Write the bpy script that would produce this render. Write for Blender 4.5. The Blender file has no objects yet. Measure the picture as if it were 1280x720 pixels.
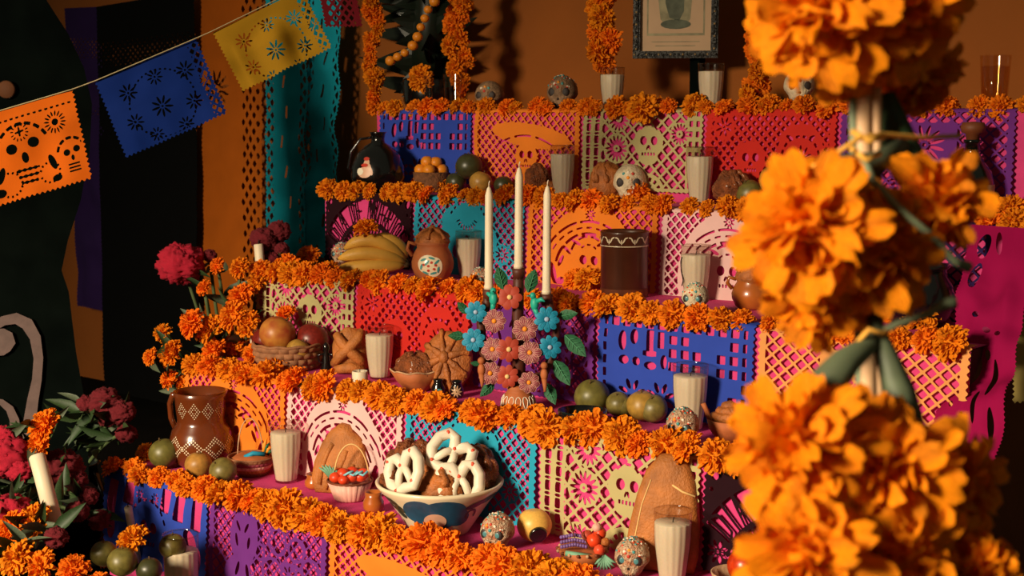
import bpy, math, random
import numpy as np
from mathutils import Vector, Matrix, noise as mnoise

random.seed(7)
SC = bpy.context.scene
COL = SC.collection
PI = math.pi

# ------------------------------------------------------------------ camera
CAM_H = 1.05
FPX = 1778.0
PITCH = math.atan(220 / FPX)
YAW = math.radians(39.29)
cd = bpy.data.cameras.new('camera')
cam = bpy.data.objects.new('camera', cd)
COL.objects.link(cam)
cam.location = (0, 0, CAM_H)
cam.rotation_euler = (PI / 2 - PITCH, 0, YAW)
cd.sensor_width = 36
cd.lens = FPX / 1280 * 36
cd.clip_start = .02
cd.dof.use_dof = True
cd.dof.focus_distance = 2.75
cd.dof.aperture_fstop = 10.0
SC.camera = cam

# ------------------------------------------------------------------ world, lights, exposure
SC.view_settings.view_transform = 'Standard'
SC.view_settings.look = 'None'
SC.view_settings.exposure = 0.0
SC.view_settings.gamma = 1.0
SC.view_settings.use_curve_mapping = False
wd = bpy.data.worlds.new('room_air')
SC.world = wd
wd.use_nodes = True
wd.node_tree.nodes['Background'].inputs[0].default_value = (.74, .74, .50, 1)
wd.node_tree.nodes['Background'].inputs[1].default_value = .125

def area_light(name, loc, target, size, size_y, power, col, spread=180):
    l = bpy.data.lights.new(name, 'AREA')
    l.shape = 'RECTANGLE'
    l.size = size
    l.size_y = size_y
    l.energy = power
    l.color = col
    l.spread = math.radians(spread)
    o = bpy.data.objects.new(name, l)
    COL.objects.link(o)
    o.location = loc
    o.rotation_euler = (Vector(target) - Vector(loc)).to_track_quat('-Z', 'Y').to_euler()
    return o

# daylight opposite the altar; the unseen doorway wall was added to cut its edges
area_light('doorway_light', (-1.85, -3.5, 2.4), (-1.5, 2.2, .5), 1.0, 1.2, 430, (1.0, .83, .58), 150)

# ------------------------------------------------------------------ pixel helpers (1280 x 720 frame)
CP, SP_ = math.cos(PITCH), math.sin(PITCH)
FW = Vector((-math.sin(YAW), math.cos(YAW), 0))
RT = Vector((math.cos(YAW), math.sin(YAW), 0))
EYE = Vector((0, 0, CAM_H))

def ray(px, py):
    u = (px - 640) / FPX
    v = (360 - py) / FPX
    return RT * u + FW * (CP + v * SP_) + Vector((0, 0, -SP_ + v * CP))

def at_z(px, py, z):
    d = ray(px, py)
    return EYE + d * ((z - CAM_H) / d.z)

def at_y(px, py, y):
    d = ray(px, py)
    return EYE + d * (y / d.y)

def at_d(px, py, dist):
    return EYE + ray(px, py) * dist

def mpp(P):
    d = Vector(P) - EYE
    return (d.dot(FW) * CP - d.z * SP_) / FPX

TZ = {1: 1.05, 2: .835, 3: .65, 4: .45, 5: .25, 6: 0.0}
TY = {0: 3.22, 1: 2.86, 2: 2.62, 3: 2.315, 4: 2.08, 5: 1.85}

def on(k, px, py, r=.03):
    """resting point on step k whose base shows at pixel px,py; keeps clear of the riser behind"""
    z = TZ[k]
    lo = TY[k] + .03 if k < 6 else 0
    hi = TY[k - 1] - r - .022
    if k == 1:
        y = max(lo, min(hi, 2.92))
    else:
        y = max(lo, min(hi, at_z(px, py, z).y))
    # slide along the step until the column matches
    d = ray(px, py)
    x0 = EYE.x + d.x * (y / d.y)
    for _ in range(6):
        P = Vector((x0, y, z))
        q = P - EYE
        fw = q.dot(FW) * CP - q.z * SP_
        cx = 640 + FPX * q.dot(RT) / fw
        x0 += (px - cx) * fw / FPX / RT.x * .75
    return Vector((x0, y, z + .004 if k < 6 else z))

def top_h(C, px, py):
    """height above C of the point over C's own distance that shows at row py"""
    d = ray(px, py)
    t = (Vector(C) - EYE).dot(FW) / d.dot(FW)
    return (EYE + d * t).z - C.z

def fit(root, nominal, px, py, wide=0.):
    k = max(.75, min(1.6, top_h(root.location, px, py) / nominal))
    root.scale = (1 + (k - 1) * wide, 1 + (k - 1) * wide, k)
    return k

# ------------------------------------------------------------------ colour and materials
def lin(c):
    if isinstance(c, str):
        c = [int(c[i:i + 2], 16) / 255 for i in (0, 2, 4)]
    return tuple(x / 12.92 if x <= .04045 else ((x + .055) / 1.055) ** 2.4 for x in c)

MATS = {}

def M(name, col, rough=.6, var=.12, scale=25, bump=0., bscale=80, coat=0., objrand=0., col2=None,
      spec=.4, sss=0., transl=0., metal=0.):
    m = bpy.data.materials.new(name)
    m.use_nodes = True
    nt = m.node_tree
    b = nt.nodes['Principled BSDF']
    c = lin(col)
    tc = nt.nodes.new('ShaderNodeTexCoord')
    nz = nt.nodes.new('ShaderNodeTexNoise')
    nz.inputs['Scale'].default_value = scale
    nz.inputs['Detail'].default_value = 3
    nt.links.new(tc.outputs['Object'], nz.inputs['Vector'])
    rp = nt.nodes.new('ShaderNodeValToRGB')
    rp.color_ramp.elements[0].position = .3
    rp.color_ramp.elements[1].position = .7
    if col2:
        a, d = c, lin(col2)
    else:
        a = tuple(x * (1 - var) for x in c)
        d = tuple(min(1, x * (1 + var)) for x in c)
    rp.color_ramp.elements[0].color = (*a, 1)
    rp.color_ramp.elements[1].color = (*d, 1)
    nt.links.new(nz.outputs['Fac'], rp.inputs['Fac'])
    out = rp.outputs['Color']
    if objrand:
        oi = nt.nodes.new('ShaderNodeObjectInfo')
        mr = nt.nodes.new('ShaderNodeMapRange')
        mr.inputs['To Min'].default_value = .5 - objrand * .12
        mr.inputs['To Max'].default_value = .5 + objrand * .12
        hs = nt.nodes.new('ShaderNodeHueSaturation')
        nt.links.new(oi.outputs['Random'], mr.inputs['Value'])
        nt.links.new(mr.outputs['Result'], hs.inputs['Hue'])
        mv = nt.nodes.new('ShaderNodeMapRange')
        mv.inputs['To Min'].default_value = 1 + objrand
        mv.inputs['To Max'].default_value = 1 - objrand
        nt.links.new(oi.outputs['Random'], mv.inputs['Value'])
        nt.links.new(mv.outputs['Result'], hs.inputs['Value'])
        nt.links.new(out, hs.inputs['Color'])
        out = hs.outputs['Color']
    nt.links.new(out, b.inputs['Base Color'])
    b.inputs['Roughness'].default_value = rough
    b.inputs['Metallic'].default_value = metal
    b.inputs['Specular IOR Level'].default_value = spec
    if coat:
        b.inputs['Coat Weight'].default_value = coat
        b.inputs['Coat Roughness'].default_value = .12
    if sss:
        b.inputs['Subsurface Weight'].default_value = sss
        b.inputs['Subsurface Radius'].default_value = (.02, .012, .006)
    if bump:
        n2 = nt.nodes.new('ShaderNodeTexNoise')
        n2.inputs['Scale'].default_value = bscale
        n2.inputs['Detail'].default_value = 4
        nt.links.new(tc.outputs['Object'], n2.inputs['Vector'])
        bp = nt.nodes.new('ShaderNodeBump')
        bp.inputs['Strength'].default_value = bump
        bp.inputs['Distance'].default_value = .01
        nt.links.new(n2.outputs['Fac'], bp.inputs['Height'])
        nt.links.new(bp.outputs['Normal'], b.inputs['Normal'])
    if transl:
        tr = nt.nodes.new('ShaderNodeBsdfTranslucent')
        nt.links.new(out, tr.inputs['Color'])
        mx = nt.nodes.new('ShaderNodeMixShader')
        mx.inputs[0].default_value = transl
        nt.links.new(b.outputs[0], mx.inputs[1])
        nt.links.new(tr.outputs[0], mx.inputs[2])
        nt.links.new(mx.outputs[0], nt.nodes['Material Output'].inputs['Surface'])
    MATS[name] = m
    return m

def glass_mat(name, tint, refl=1.0):
    m = bpy.data.materials.new(name)
    m.use_nodes = True
    nt = m.node_tree
    nt.nodes.remove(nt.nodes['Principled BSDF'])
    t = nt.nodes.new('ShaderNodeBsdfTransparent')
    t.inputs['Color'].default_value = (*tint, 1)
    g = nt.nodes.new('ShaderNodeBsdfGlossy')
    g.inputs['Roughness'].default_value = .06
    g.inputs['Color'].default_value = (refl, refl, refl, 1)
    lw = nt.nodes.new('ShaderNodeLayerWeight')
    lw.inputs['Blend'].default_value = .5
    pw = nt.nodes.new('ShaderNodeMath'); pw.operation = 'POWER'; pw.inputs[1].default_value = 4
    nt.links.new(lw.outputs['Facing'], pw.inputs[0])
    f = nt.nodes.new('ShaderNodeMath'); f.operation = 'MULTIPLY_ADD'; f.inputs[1].default_value = .35; f.inputs[2].default_value = .05
    nt.links.new(pw.outputs[0], f.inputs[0])
    mx = nt.nodes.new('ShaderNodeMixShader')
    nt.links.new(f.outputs[0], mx.inputs[0])
    nt.links.new(t.outputs[0], mx.inputs[1])
    nt.links.new(g.outputs[0], mx.inputs[2])
    nt.links.new(mx.outputs[0], nt.nodes['Material Output'].inputs['Surface'])
    MATS[name] = m
    return m

M('wall_paint', '8a4a10', .9, .12, 3, bump=.15, bscale=40)
M('floor_clay', '0c0a08', 1.0, .3, 6, bump=.1, spec=.03)
M('step_wood', '2e1c12', .7, .3, 12, bump=.1)
M('pink_cloth', 'c83674', .85, .08, 30, bump=.12, bscale=220)
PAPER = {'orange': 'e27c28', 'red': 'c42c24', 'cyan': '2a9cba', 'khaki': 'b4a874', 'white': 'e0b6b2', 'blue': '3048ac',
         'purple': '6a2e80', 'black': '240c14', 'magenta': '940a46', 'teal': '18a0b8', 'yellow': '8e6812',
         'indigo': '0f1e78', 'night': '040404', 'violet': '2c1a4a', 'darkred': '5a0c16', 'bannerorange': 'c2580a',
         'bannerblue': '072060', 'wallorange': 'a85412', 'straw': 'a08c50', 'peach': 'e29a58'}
for k_, c_ in PAPER.items():
    M('paper_' + k_, c_, .85, .07, 12, bump=.06, bscale=25, transl=.12, spec=.1)
M('marigold', 'ea810e', .8, .16, 2.2, objrand=.08, transl=.22, spec=.2)
M('marigold_front', 'f58c04', .7, .14, 9, transl=.25, spec=.2)
def streaks(m, k=38, amt=.16):
    nt = m.node_tree
    tc = nt.nodes.new('ShaderNodeTexCoord')
    mp_ = nt.nodes.new('ShaderNodeMapping'); mp_.inputs['Scale'].default_value = (k, 4, 1.5)
    nz = nt.nodes.new('ShaderNodeTexNoise'); nz.inputs['Scale'].default_value = 1.0; nz.inputs['Detail'].default_value = 2
    nt.links.new(tc.outputs['Object'], mp_.inputs['Vector']); nt.links.new(mp_.outputs[0], nz.inputs['Vector'])
    bp_ = nt.nodes.new('ShaderNodeBump'); bp_.inputs['Strength'].default_value = amt * 3; bp_.inputs['Distance'].default_value = .02
    nt.links.new(nz.outputs['Fac'], bp_.inputs['Height'])
    nt.links.new(bp_.outputs['Normal'], nt.nodes['Principled BSDF'].inputs['Normal'])
streaks(MATS['marigold_front'])
M('calyx', '45521e', .7, .2, 30)
M('leaf', '2c4020', .55, .3, 30, objrand=.1)
M('leaf_grey', '4c5640', .6, .25, 30)
M('stem', '4c5a34', .7, .2, 30)
M('celosia', 'a60a2a', .85, .3, 60, bump=.4, bscale=160)
M('celosia_dark', '660c18', .9, .3, 60, bump=.4, bscale=160)
M('palm', '121a10', .4, .3, 20)
M('wax', 'e2d6c0', .45, .03, 10, sss=.25)
M('wax_warm', 'dccbb0', .5, .03, 10, sss=.25)
M('wick', '2a2420', .9)
glass_mat('glass', (.84, .80, .76))
glass_mat('glass_amber', (.9, .78, .62))
M('black_clay', '0c0b0b', .22, .2, 20, coat=.6)
M('black_board', '060a08', 1.0, .3, 10, spec=.02)
M('scroll_paint', '5c4844', .8, .15, 40, bump=.1)
M('brown_disc', '5a3010', .8)
M('glaze_brown', '632c10', .25, .22, 14, coat=.7)
M('glaze_dark', '4c2410', .4, .22, 16, coat=.3)
M('terracotta', 'a85c30', .7, .15, 30, bump=.08)
M('terracotta_dark', '6e3418', .7, .2, 30, bump=.08)
M('pot_orange', 'a5571f', .3, .2, 14, coat=.5)
M('cream_glaze', 'e2cfae', .3, .08, 14, coat=.4)
M('paint_blue', '20506e', .35, .2, 40, coat=.3)
M('paint_green', '23382c', .4, .2, 40, coat=.3)
M('paint_pink', 'd8a88c', .4, .1, 40)
M('paint_white', 'e6dcc8', .6, .05)
M('paint_teal', '3a8c8c', .5, .1)
M('paint_red', 'b8301c', .5, .1)
M('bread', 'a25c28', .55, .35, 45, bump=.4, bscale=220)
M('bread_pale', 'a8642c', .6, .3, 30, bump=.35, bscale=260)
M('bread_dark', '84441e', .5, .5, 70, bump=.9, bscale=240, coat=.15)
M('crust_line', 'dcb070', .7, .1)
M('icing', 'dccdb8', .45, .04, 20, sss=.1)
M('candy_red', 'd8482c', .4)
M('guava', '665c2a', .42, .3, 2.2, spec=.5, objrand=.1)
M('lime_dark', '36361c', .38, .25, 2.2, spec=.5, objrand=.1)
M('fruit_yellow', '9c7430', .42, .25, 2.2, objrand=.1)
M('mango', 'b87830', .42, .1, 1.6, col2='943a20')
M('apple_red', '6c1c14', .35, .3, 7)
M('tomato_red', 'b0300c', .3, .2, 6)
M('tejocote', 'd88018', .45, .2, 12)
M('gourd', 'd8a850', .4, .1, 8)
M('banana', 'd8a040', .5, .14, 16, bump=.05)
M('banana_tip', '5a4020', .8)
M('wicker', '8c5c3c', .8, .25, 60, bump=.2)
M('wicker_pale', 'b8906c', .8, .2, 70, bump=.2)
M('wicker_rough', '6e4428', .9, .35, 90, bump=.6, bscale=150)
M('sugar', 'd0bc9c', .6, .2, 5, bump=.5, bscale=14)
M('sugar_speckled', 'd8c4a4', .6, .1, 7, col2='b0603c', bump=1.0, bscale=16)
M('sugar_brown', '8c6c50', .6, .4, 5, bump=.5, bscale=14)
M('socket', '2a1c18', .6)
M('foil_teal', '4a7c80', .3, .1)
M('candy_speck', 'c06048', .5, .2, 200, col2='7a9c98')
M('clay_tree', '4e2214', .55, .2, 30)
M('petal_blue', '1586a8', .6, .1, 60)
M('petal_rust', 'a83c28', .6, .1, 60)
M('petal_mauve', '8c3c48', .6, .1, 60)
M('petal_edge', 'd8a090', .6, .1, 60)
M('eye_orange', 'ee8c1c', .6, .1)
M('eye_cream', 'e0bc7c', .6, .1)
M('eye_lilac', '9cb0cc', .6, .1)
M('clay_leaf', '1f5a38', .6, .2, 60)
M('leaf_vein', '4c9468', .6, .1)
M('clay_teal', '1ca08c', .5, .1)
M('strawberry', 'd8401c', .4, .15)
M('ribbon_blue', '7cbcc8', .5, .1)
M('ribbon_green', '6c9c80', .6, .1)
M('beads_violet', '70508c', .4, .2)
M('frame_black', '161310', .4, .3, 60, bump=.5, bscale=120)
M('gilt_bead', '8a7048', .5, .3)
M('print_paper', 'b8987a', .9, .06, 14)
M('print_mid', '8c8468', .9, .35, 30)
M('print_dark', '54584a', .9, .3, 40)
M('cork', '6a3618', .6, .2, 30)
M('bottle_glass', '0c0f0a', .12, .1, coat=.5)
M('label_paper', 'b8a880', .8)
M('cane', 'c8a078', .6, .15, 40)
M('cane_green', '707c60', .6, .15, 40)
M('raffia', 'e0a440', .7, .15, 40)
M('twine', '9c8c68', .8)
M('pot_base', '8c4c2c', .8, .15)

# ------------------------------------------------------------------ mesh builder
class MB:
    def __init__(s):
        s.v, s.f, s.m = [], [], []

    def add(s, vs, fs, mi=0, mt=None):
        o = len(s.v)
        for p in vs:
            p = Vector(p)
            s.v.append(mt @ p if mt else p)
        for f in fs:
            s.f.append([i + o for i in f])
            s.m.append(mi)
        return s

    def box(s, c, d, mi=0, mt=None):
        x, y, z = (a / 2 for a in d)
        c = Vector(c)
        vs = [c + Vector((i * x, j * y, k * z)) for i in (-1, 1) for j in (-1, 1) for k in (-1, 1)]
        return s.add(vs, [(0, 1, 3, 2), (4, 6, 7, 5), (0, 4, 5, 1), (2, 3, 7, 6), (0, 2, 6, 4), (1, 5, 7, 3)], mi, mt)

    def lathe(s, prof, n=24, mi=0, mt=None, fn=None, cap0=True, cap1=True):
        vs, fs = [], []
        for (r, z) in prof:
            for i in range(n):
                a = 2 * PI * i / n
                rr = r * (fn(a, z) if fn else 1)
                vs.append((rr * math.cos(a), rr * math.sin(a), z))
        for j in range(len(prof) - 1):
            for i in range(n):
                k = (i + 1) % n
                fs.append((j * n + i, j * n + k, (j + 1) * n + k, (j + 1) * n + i))
        if cap0 and prof[0][0] > 1e-5:
            fs.append(tuple(range(n))[::-1])
        if cap1 and prof[-1][0] > 1e-5:
            fs.append(tuple((len(prof) - 1) * n + i for i in range(n)))
        return s.add(vs, fs, mi, mt)

    def tube(s, pts, rad, n=8, mi=0, closed=False, mt=None, flat=1.0):
        pts = [Vector(p) for p in pts]
        m = len(pts)
        if not hasattr(rad, '__len__'):
            rad = [rad] * m
        vs, fs = [], []
        up = Vector((.13, .27, 1)).normalized()
        for i, p in enumerate(pts):
            a = pts[(i - 1) % m] if (closed or i > 0) else p
            b = pts[(i + 1) % m] if (closed or i < m - 1) else p
            t = (b - a)
            t = t.normalized() if t.length > 1e-9 else Vector((0, 0, 1))
            if i == 0:
                e = up if abs(up.dot(t)) < .95 else Vector((1, 0, 0))
            e = (e - t * e.dot(t)).normalized()
            g = t.cross(e)
            for j in range(n):
                q = 2 * PI * j / n
                vs.append(p + e * (rad[i] * math.cos(q)) + g * (rad[i] * math.sin(q) * flat))
        for i in range(m if closed else m - 1):
            for j in range(n):
                k = (j + 1) % n
                i2 = (i + 1) % m
                fs.append((i * n + j, i * n + k, i2 * n + k, i2 * n + j))
        if not closed:
            fs.append(tuple(range(n))[::-1])
            fs.append(tuple((m - 1) * n + j for j in range(n)))
        return s.add(vs, fs, mi, mt)

    def ball(s, c, r, nu=20, nv=12, mi=0, fn=None, mt=None):
        if not hasattr(r, '__len__'):
            r = (r, r, r)
        c = Vector(c)
        vs = [c + Vector((0, 0, 0))]
        vs, fs = [], []
        def P(d):
            k = fn(d) if fn else 1
            if isinstance(k, Vector):
                return c + k
            return c + Vector((d.x * r[0], d.y * r[1], d.z * r[2])) * k
        vs.append(P(Vector((0, 0, 1))))
        for j in range(1, nv):
            t = PI * j / nv
            for i in range(nu):
                a = 2 * PI * i / nu
                vs.append(P(Vector((math.sin(t) * math.cos(a), math.sin(t) * math.sin(a), math.cos(t)))))
        vs.append(P(Vector((0, 0, -1))))
        last = len(vs) - 1
        for i in range(nu):
            k = (i + 1) % nu
            fs.append((0, 1 + i, 1 + k))
            for j in range(nv - 2):
                fs.append((1 + j * nu + i, 1 + (j + 1) * nu + i, 1 + (j + 1) * nu + k, 1 + j * nu + k))
            fs.append((last, 1 + (nv - 2) * nu + k, 1 + (nv - 2) * nu + i))
        return s.add(vs, fs, mi, mt)

    def mesh(s, name, mats, smooth=True):
        me = bpy.data.meshes.new(name)
        me.from_pydata([tuple(p) for p in s.v], [], s.f)
        if isinstance(mats, str):
            mats = [mats]
        for m in mats:
            me.materials.append(MATS[m])
        me.polygons.foreach_set('material_index', s.m)
        me.polygons.foreach_set('use_smooth', [smooth] * len(s.f))
        me.update()
        return me

    def build(s, name, mats, parent=None, smooth=True, loc=None, rz=0):
        return put(name, s.mesh(name, mats, smooth), parent, loc, rz)


def put(name, me, parent=None, loc=None, rot=0, scale=None):
    o = bpy.data.objects.new(name, me)
    COL.objects.link(o)
    if parent:
        o.parent = parent
    if loc is not None:
        o.location = loc
    if hasattr(rot, '__len__'):
        o.rotation_euler = rot
    elif rot:
        o.rotation_euler = (0, 0, rot)
    if scale:
        o.scale = (scale,) * 3 if not hasattr(scale, '__len__') else scale
    return o

def tag(o, label, cat, group=None):
    o['label'] = label
    o['category'] = cat
    if group:
        o['group'] = group
    return o

def thing(name, label, cat, loc=(0, 0, 0), rz=0, group=None, scale=None):
    o = bpy.data.objects.new(name, None)
    COL.objects.link(o)
    o.empty_display_size = .05
    o.location = loc
    o.rotation_euler = (0, 0, rz)
    if scale:
        o.scale = (scale,) * 3
    return tag(o, label, cat, group)

def struct(o):
    o['kind'] = 'structure'
    return o

def aim(d, roll=0):
    """matrix that takes +Z to d"""
    q = Vector(d).normalized().to_track_quat('Z', 'Y').to_matrix().to_4x4()
    return q @ Matrix.Rotation(roll, 4, 'Z')

ORD = ('first second third fourth fifth sixth seventh eighth ninth tenth eleventh twelfth thirteenth fourteenth '
       'fifteenth sixteenth seventeenth eighteenth nineteenth twentieth twenty-first twenty-second twenty-third '
       'twenty-fourth twenty-fifth twenty-sixth twenty-seventh twenty-eighth twenty-ninth thirtieth thirty-first '
       'thirty-second thirty-third thirty-fourth thirty-fifth thirty-sixth thirty-seventh thirty-eighth thirty-ninth fortieth').split()
STEPW = {1: 'top step', 2: 'second step', 3: 'middle step', 4: 'fourth step', 5: 'lowest step'}

# ------------------------------------------------------------------ the room and the stepped altar
LIGHT_GAP = (-2.85, -.75, 1.97)
X0, X1 = -2.7, -.9
XL = {1: -2.82, 2: -2.78, 3: -2.71, 4: -2.69, 5: -2.69}
mb = MB(); mb.box((-2.5, 3.30, 1.6), (10, .1, 3.4)); w = struct(mb.build('wall_back', 'wall_paint', None, False))
mb = MB(); mb.box((-2.5, .7, -.05), (10, 5.2, .1)); struct(mb.build('floor', 'floor_clay', None, False))
# unseen wall added behind the camera; its doorway is shaped to shade the top
mb = MB()
for (xa, xb, za, zb) in ((-7.5, LIGHT_GAP[0], 0, 3.3), (LIGHT_GAP[1], 2.5, 0, 3.3), (LIGHT_GAP[0], LIGHT_GAP[1], LIGHT_GAP[2], 3.3)):
    mb.box(((xa + xb) / 2, -1.25, (za + zb) / 2), (xb - xa, .12, zb - za))
struct(mb.build('light_blocking_wall', 'wall_paint', None, False))

alt = thing('stepped_altar', 'five-step wooden altar under the pink cloth and paper sheets', 'altar', ((X0 + X1) / 2, 2.5, 0))
for k in range(1, 6):
    mb = MB()
    y1 = 3.24 if k == 1 else TY[k - 1]
    mb.box(((XL[k] + X1) / 2 - (X0 + X1) / 2, (TY[k] + y1) / 2 - 2.5, TZ[k] / 2), (X1 - XL[k] - .004, y1 - TY[k] - .001, TZ[k]))
    mb.build('step', 'step_wood', alt, False)

# pink cloth laid over treads and risers in one piece
prof = []
for k in (5, 4, 3, 2, 1):
    zb = TZ[k + 1] + .004
    for i in range(6):
        prof.append((TY[k] - .003, zb + (TZ[k] - .006 - zb) * i / 5, XL[k]))
    prof.append((TY[k] - .001, TZ[k] + .002, XL[k]))
    y1 = TY[k - 1]
    for i in range(5):
        prof.append((TY[k] + .008 + (y1 - .006 - TY[k] - .008) * i / 4, TZ[k] + .0035, XL[k]))
mb = MB()
NX = 140
vs = []
for (y, z, xl) in prof:
    for i in range(NX + 1):
        x = xl - .004 + (X1 - xl + .008) * i / NX
        q = mnoise.noise(Vector((x * 9, y * 14, z * 5)))
        vs.append((x, y - .0018 * abs(q), z + .0012 * q * (1 if z < 1.05 else 0)))
fs = [(j * (NX + 1) + i, j * (NX + 1) + i + 1, (j + 1) * (NX + 1) + i + 1, (j + 1) * (NX + 1) + i)
      for j in range(len(prof) - 1) for i in range(NX)]
mb.add(vs, fs)
tag(mb.build('altar_cloth', 'pink_cloth'), 'hot pink cloth covering every step of the altar', 'cloth')

# ------------------------------------------------------------------ cut paper: signed-distance designs -> mesh with real holes
def cut_sheet(name, mat, phi, us, vs_, fmap):
    nv, nu = phi.shape
    ins = phi > 0
    uu, vv = np.meshgrid(us, vs_)
    idx = -np.ones((nv, nu), int)
    idx[ins] = np.arange(ins.sum())
    pu = list(uu[ins]); pv = list(vv[ins])
    faces = []
    full = ins[:-1, :-1] & ins[1:, :-1] & ins[:-1, 1:] & ins[1:, 1:]
    some = (ins[:-1, :-1] | ins[1:, :-1] | ins[:-1, 1:] | ins[1:, 1:]) & ~full
    J, I = np.nonzero(full)
    faces += np.stack([idx[J, I], idx[J + 1, I], idx[J + 1, I + 1], idx[J, I + 1]], 1).tolist()
    ed = {}
    J, I = np.nonzero(some)
    for j, i in zip(J.tolist(), I.tolist()):
        cs = ((j, i), (j + 1, i), (j + 1, i + 1), (j, i + 1))
        poly = []
        for q in range(4):
            a, b = cs[q], cs[(q + 1) % 4]
            if ins[a]:
                poly.append(int(idx[a]))
            if ins[a] != ins[b]:
                key = (a, b) if a < b else (b, a)
                e = ed.get(key)
                if e is None:
                    A, B = key
                    t = phi[A] / (phi[A] - phi[B])
                    t = min(.97, max(.03, t))
                    pu.append(us[A[1]] + (us[B[1]] - us[A[1]]) * t)
                    pv.append(vs_[A[0]] + (vs_[B[0]] - vs_[A[0]]) * t)
                    e = ed[key] = len(pu) - 1
                poly.append(e)
        if len(poly) > 2:
            faces.append(poly)
    P = fmap(np.array(pu), np.array(pv))
    me = bpy.data.meshes.new(name)
    me.from_pydata(P.tolist(), [], faces)
    me.materials.append(MATS[mat])
    me.polygons.foreach_set('use_smooth', [True] * len(faces))
    me.update()
    o = bpy.data.objects.new(name, me)
    COL.objects.link(o)
    return o

def U(*a):
    r = a[0]
    for b in a[1:]:
        r = np.minimum(r, b)
    return r
def I_(a, b): return np.maximum(a, b)
def circ(u, v, x, y, r): return np.hypot(u - x, v - y) - r
def ell(u, v, x, y, a, b, rot=0):
    c, s = math.cos(rot), math.sin(rot)
    p = (u - x) * c + (v - y) * s
    q = -(u - x) * s + (v - y) * c
    return (np.hypot(p / a, q / b) - 1) * min(a, b)
def rect(u, v, x, y, a, b, rot=0):
    c, s = math.cos(rot), math.sin(rot)
    p = (u - x) * c + (v - y) * s
    q = -(u - x) * s + (v - y) * c
    return np.maximum(abs(p) - a, abs(q) - b)
def seg(u, v, x0, y0, x1, y1, w):
    dx, dy = x1 - x0, y1 - y0
    t = np.clip(((u - x0) * dx + (v - y0) * dy) / (dx * dx + dy * dy + 1e-9), 0, 1)
    return np.hypot(u - x0 - t * dx, v - y0 - t * dy) - w
def latt(u, v, p, t, k=1.25):
    a = (u + v / k) / 1.4142
    b = (u - v / k) / 1.4142
    fa = abs(a / p - np.floor(a / p) - .5) * p
    fb = abs(b / p - np.floor(b / p) - .5) * p
    return np.maximum(fa, fb) - (p / 2 - t / 2)
def grid(u, v, px, py, t):
    return np.maximum(abs(u / px - np.floor(u / px) - .5) * px - (px - t) / 2, abs(v / py - np.floor(v / py) - .5) * py - (py - t) / 2)
def rosette(u, v, x, y, r0, r1, n, c=3, fat=.62):
    r = np.hypot(u - x, v - y)
    th = np.arctan2(v - y, u - x)
    w = 2 * PI / n
    th = th - np.floor(th / w) * w - w / 2
    p, q = r * np.cos(th), r * np.sin(th)
    rm = (r0 + r1) / 2
    h = (np.hypot((p - rm) / ((r1 - r0) / 2), q / (rm * math.sin(PI / n) * fat)) - 1) * rm * math.sin(PI / n) * fat
    return U(h, r - c) if c else h
def arcs(u, v, x, y, R, w, a0, a1, n, duty=.6, el=1.0):
    r = np.hypot(u - x, (v - y) / el)
    th = np.arctan2(-(v - y), u - x)
    st = (a1 - a0) / n
    t = (th - a0) / st
    fr = abs(t - np.floor(t) - .5) * st * R
    h = np.maximum(abs(r - R) - w, fr - st * R * duty / 2)
    return np.maximum(h, np.maximum((a0 - th), (th - a1)) * R)
def skull(u, v, x, y, s, tilt=0):
    h = U(ell(u, v, x - .38 * s, y, .24 * s, .27 * s), ell(u, v, x + .38 * s, y, .24 * s, .27 * s),
          ell(u, v, x - .08 * s, y + .42 * s, .06 * s, .16 * s, .3), ell(u, v, x + .08 * s, y + .42 * s, .06 * s, .16 * s, -.3))
    for i in range(-2, 3):
        h = U(h, rect(u, v, x + i * .2 * s, y + .8 * s, .06 * s, .1 * s))
    return h
def skull_solid(u, v, x, y, s):
    return U(ell(u, v, x, y - .1 * s, .95 * s, .9 * s), ell(u, v, x, y + .72 * s, .62 * s, .42 * s))

STROKES = {'D': [(0, 0, 0, 1), (0, 0, .6, .15), (.6, .15, .6, .85), (.6, .85, 0, 1)], 'I': [(.3, 0, .3, 1)],
           'A': [(0, 1, .3, 0), (.3, 0, .6, 1), (.12, .62, .48, .62)], 'E': [(0, 0, 0, 1), (0, 0, .55, 0), (0, .5, .45, .5), (0, 1, .55, 1)],
           'M': [(0, 1, .05, 0), (.05, 0, .35, .6), (.35, .6, .65, 0), (.65, 0, .7, 1)], 'U': [(0, 0, .05, .85), (.05, .85, .5, .95), (.5, .95, .55, 0)],
           'R': [(0, 0, 0, 1), (0, 0, .5, .1), (.5, .1, .5, .45), (.5, .45, 0, .5), (.1, .5, .55, 1)], 'T': [(0, 0, .6, 0), (.3, 0, .3, 1)],
           'O': [(0, .2, .3, 0), (.3, 0, .6, .2), (.6, .2, .6, .8), (.6, .8, .3, 1), (.3, 1, 0, .8), (0, .8, 0, .2)],
           'S': [(.55, .1, .1, .05), (.1, .05, .05, .4), (.05, .4, .55, .6), (.55, .6, .5, .95), (.5, .95, 0, .95)], ' ': []}
def arc_text(u, v, txt, x, y, R0, R1, a0, a1, w):
    """letters standing in an arched band, strokes returned as a solid"""
    r = np.hypot(u - x, v - y)
    th = np.arctan2(-(v - y), u - x)
    Rm = (R0 + R1) / 2
    L = (a0 - th) * Rm            # arc length from the left
    H = (R1 - r)
    n = len(txt)
    cw = (a0 - a1) * Rm / n
    sol = np.full_like(u, 99.)
    for i, c in enumerate(txt):
        for (p, q, p1, q1) in STROKES[c]:
            sol = U(sol, seg(L, H, (i + .15 + p * 1.1) * cw, q * (R1 - R0), (i + .15 + p1 * 1.1) * cw, q1 * (R1 - R0), w))
    return sol
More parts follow.
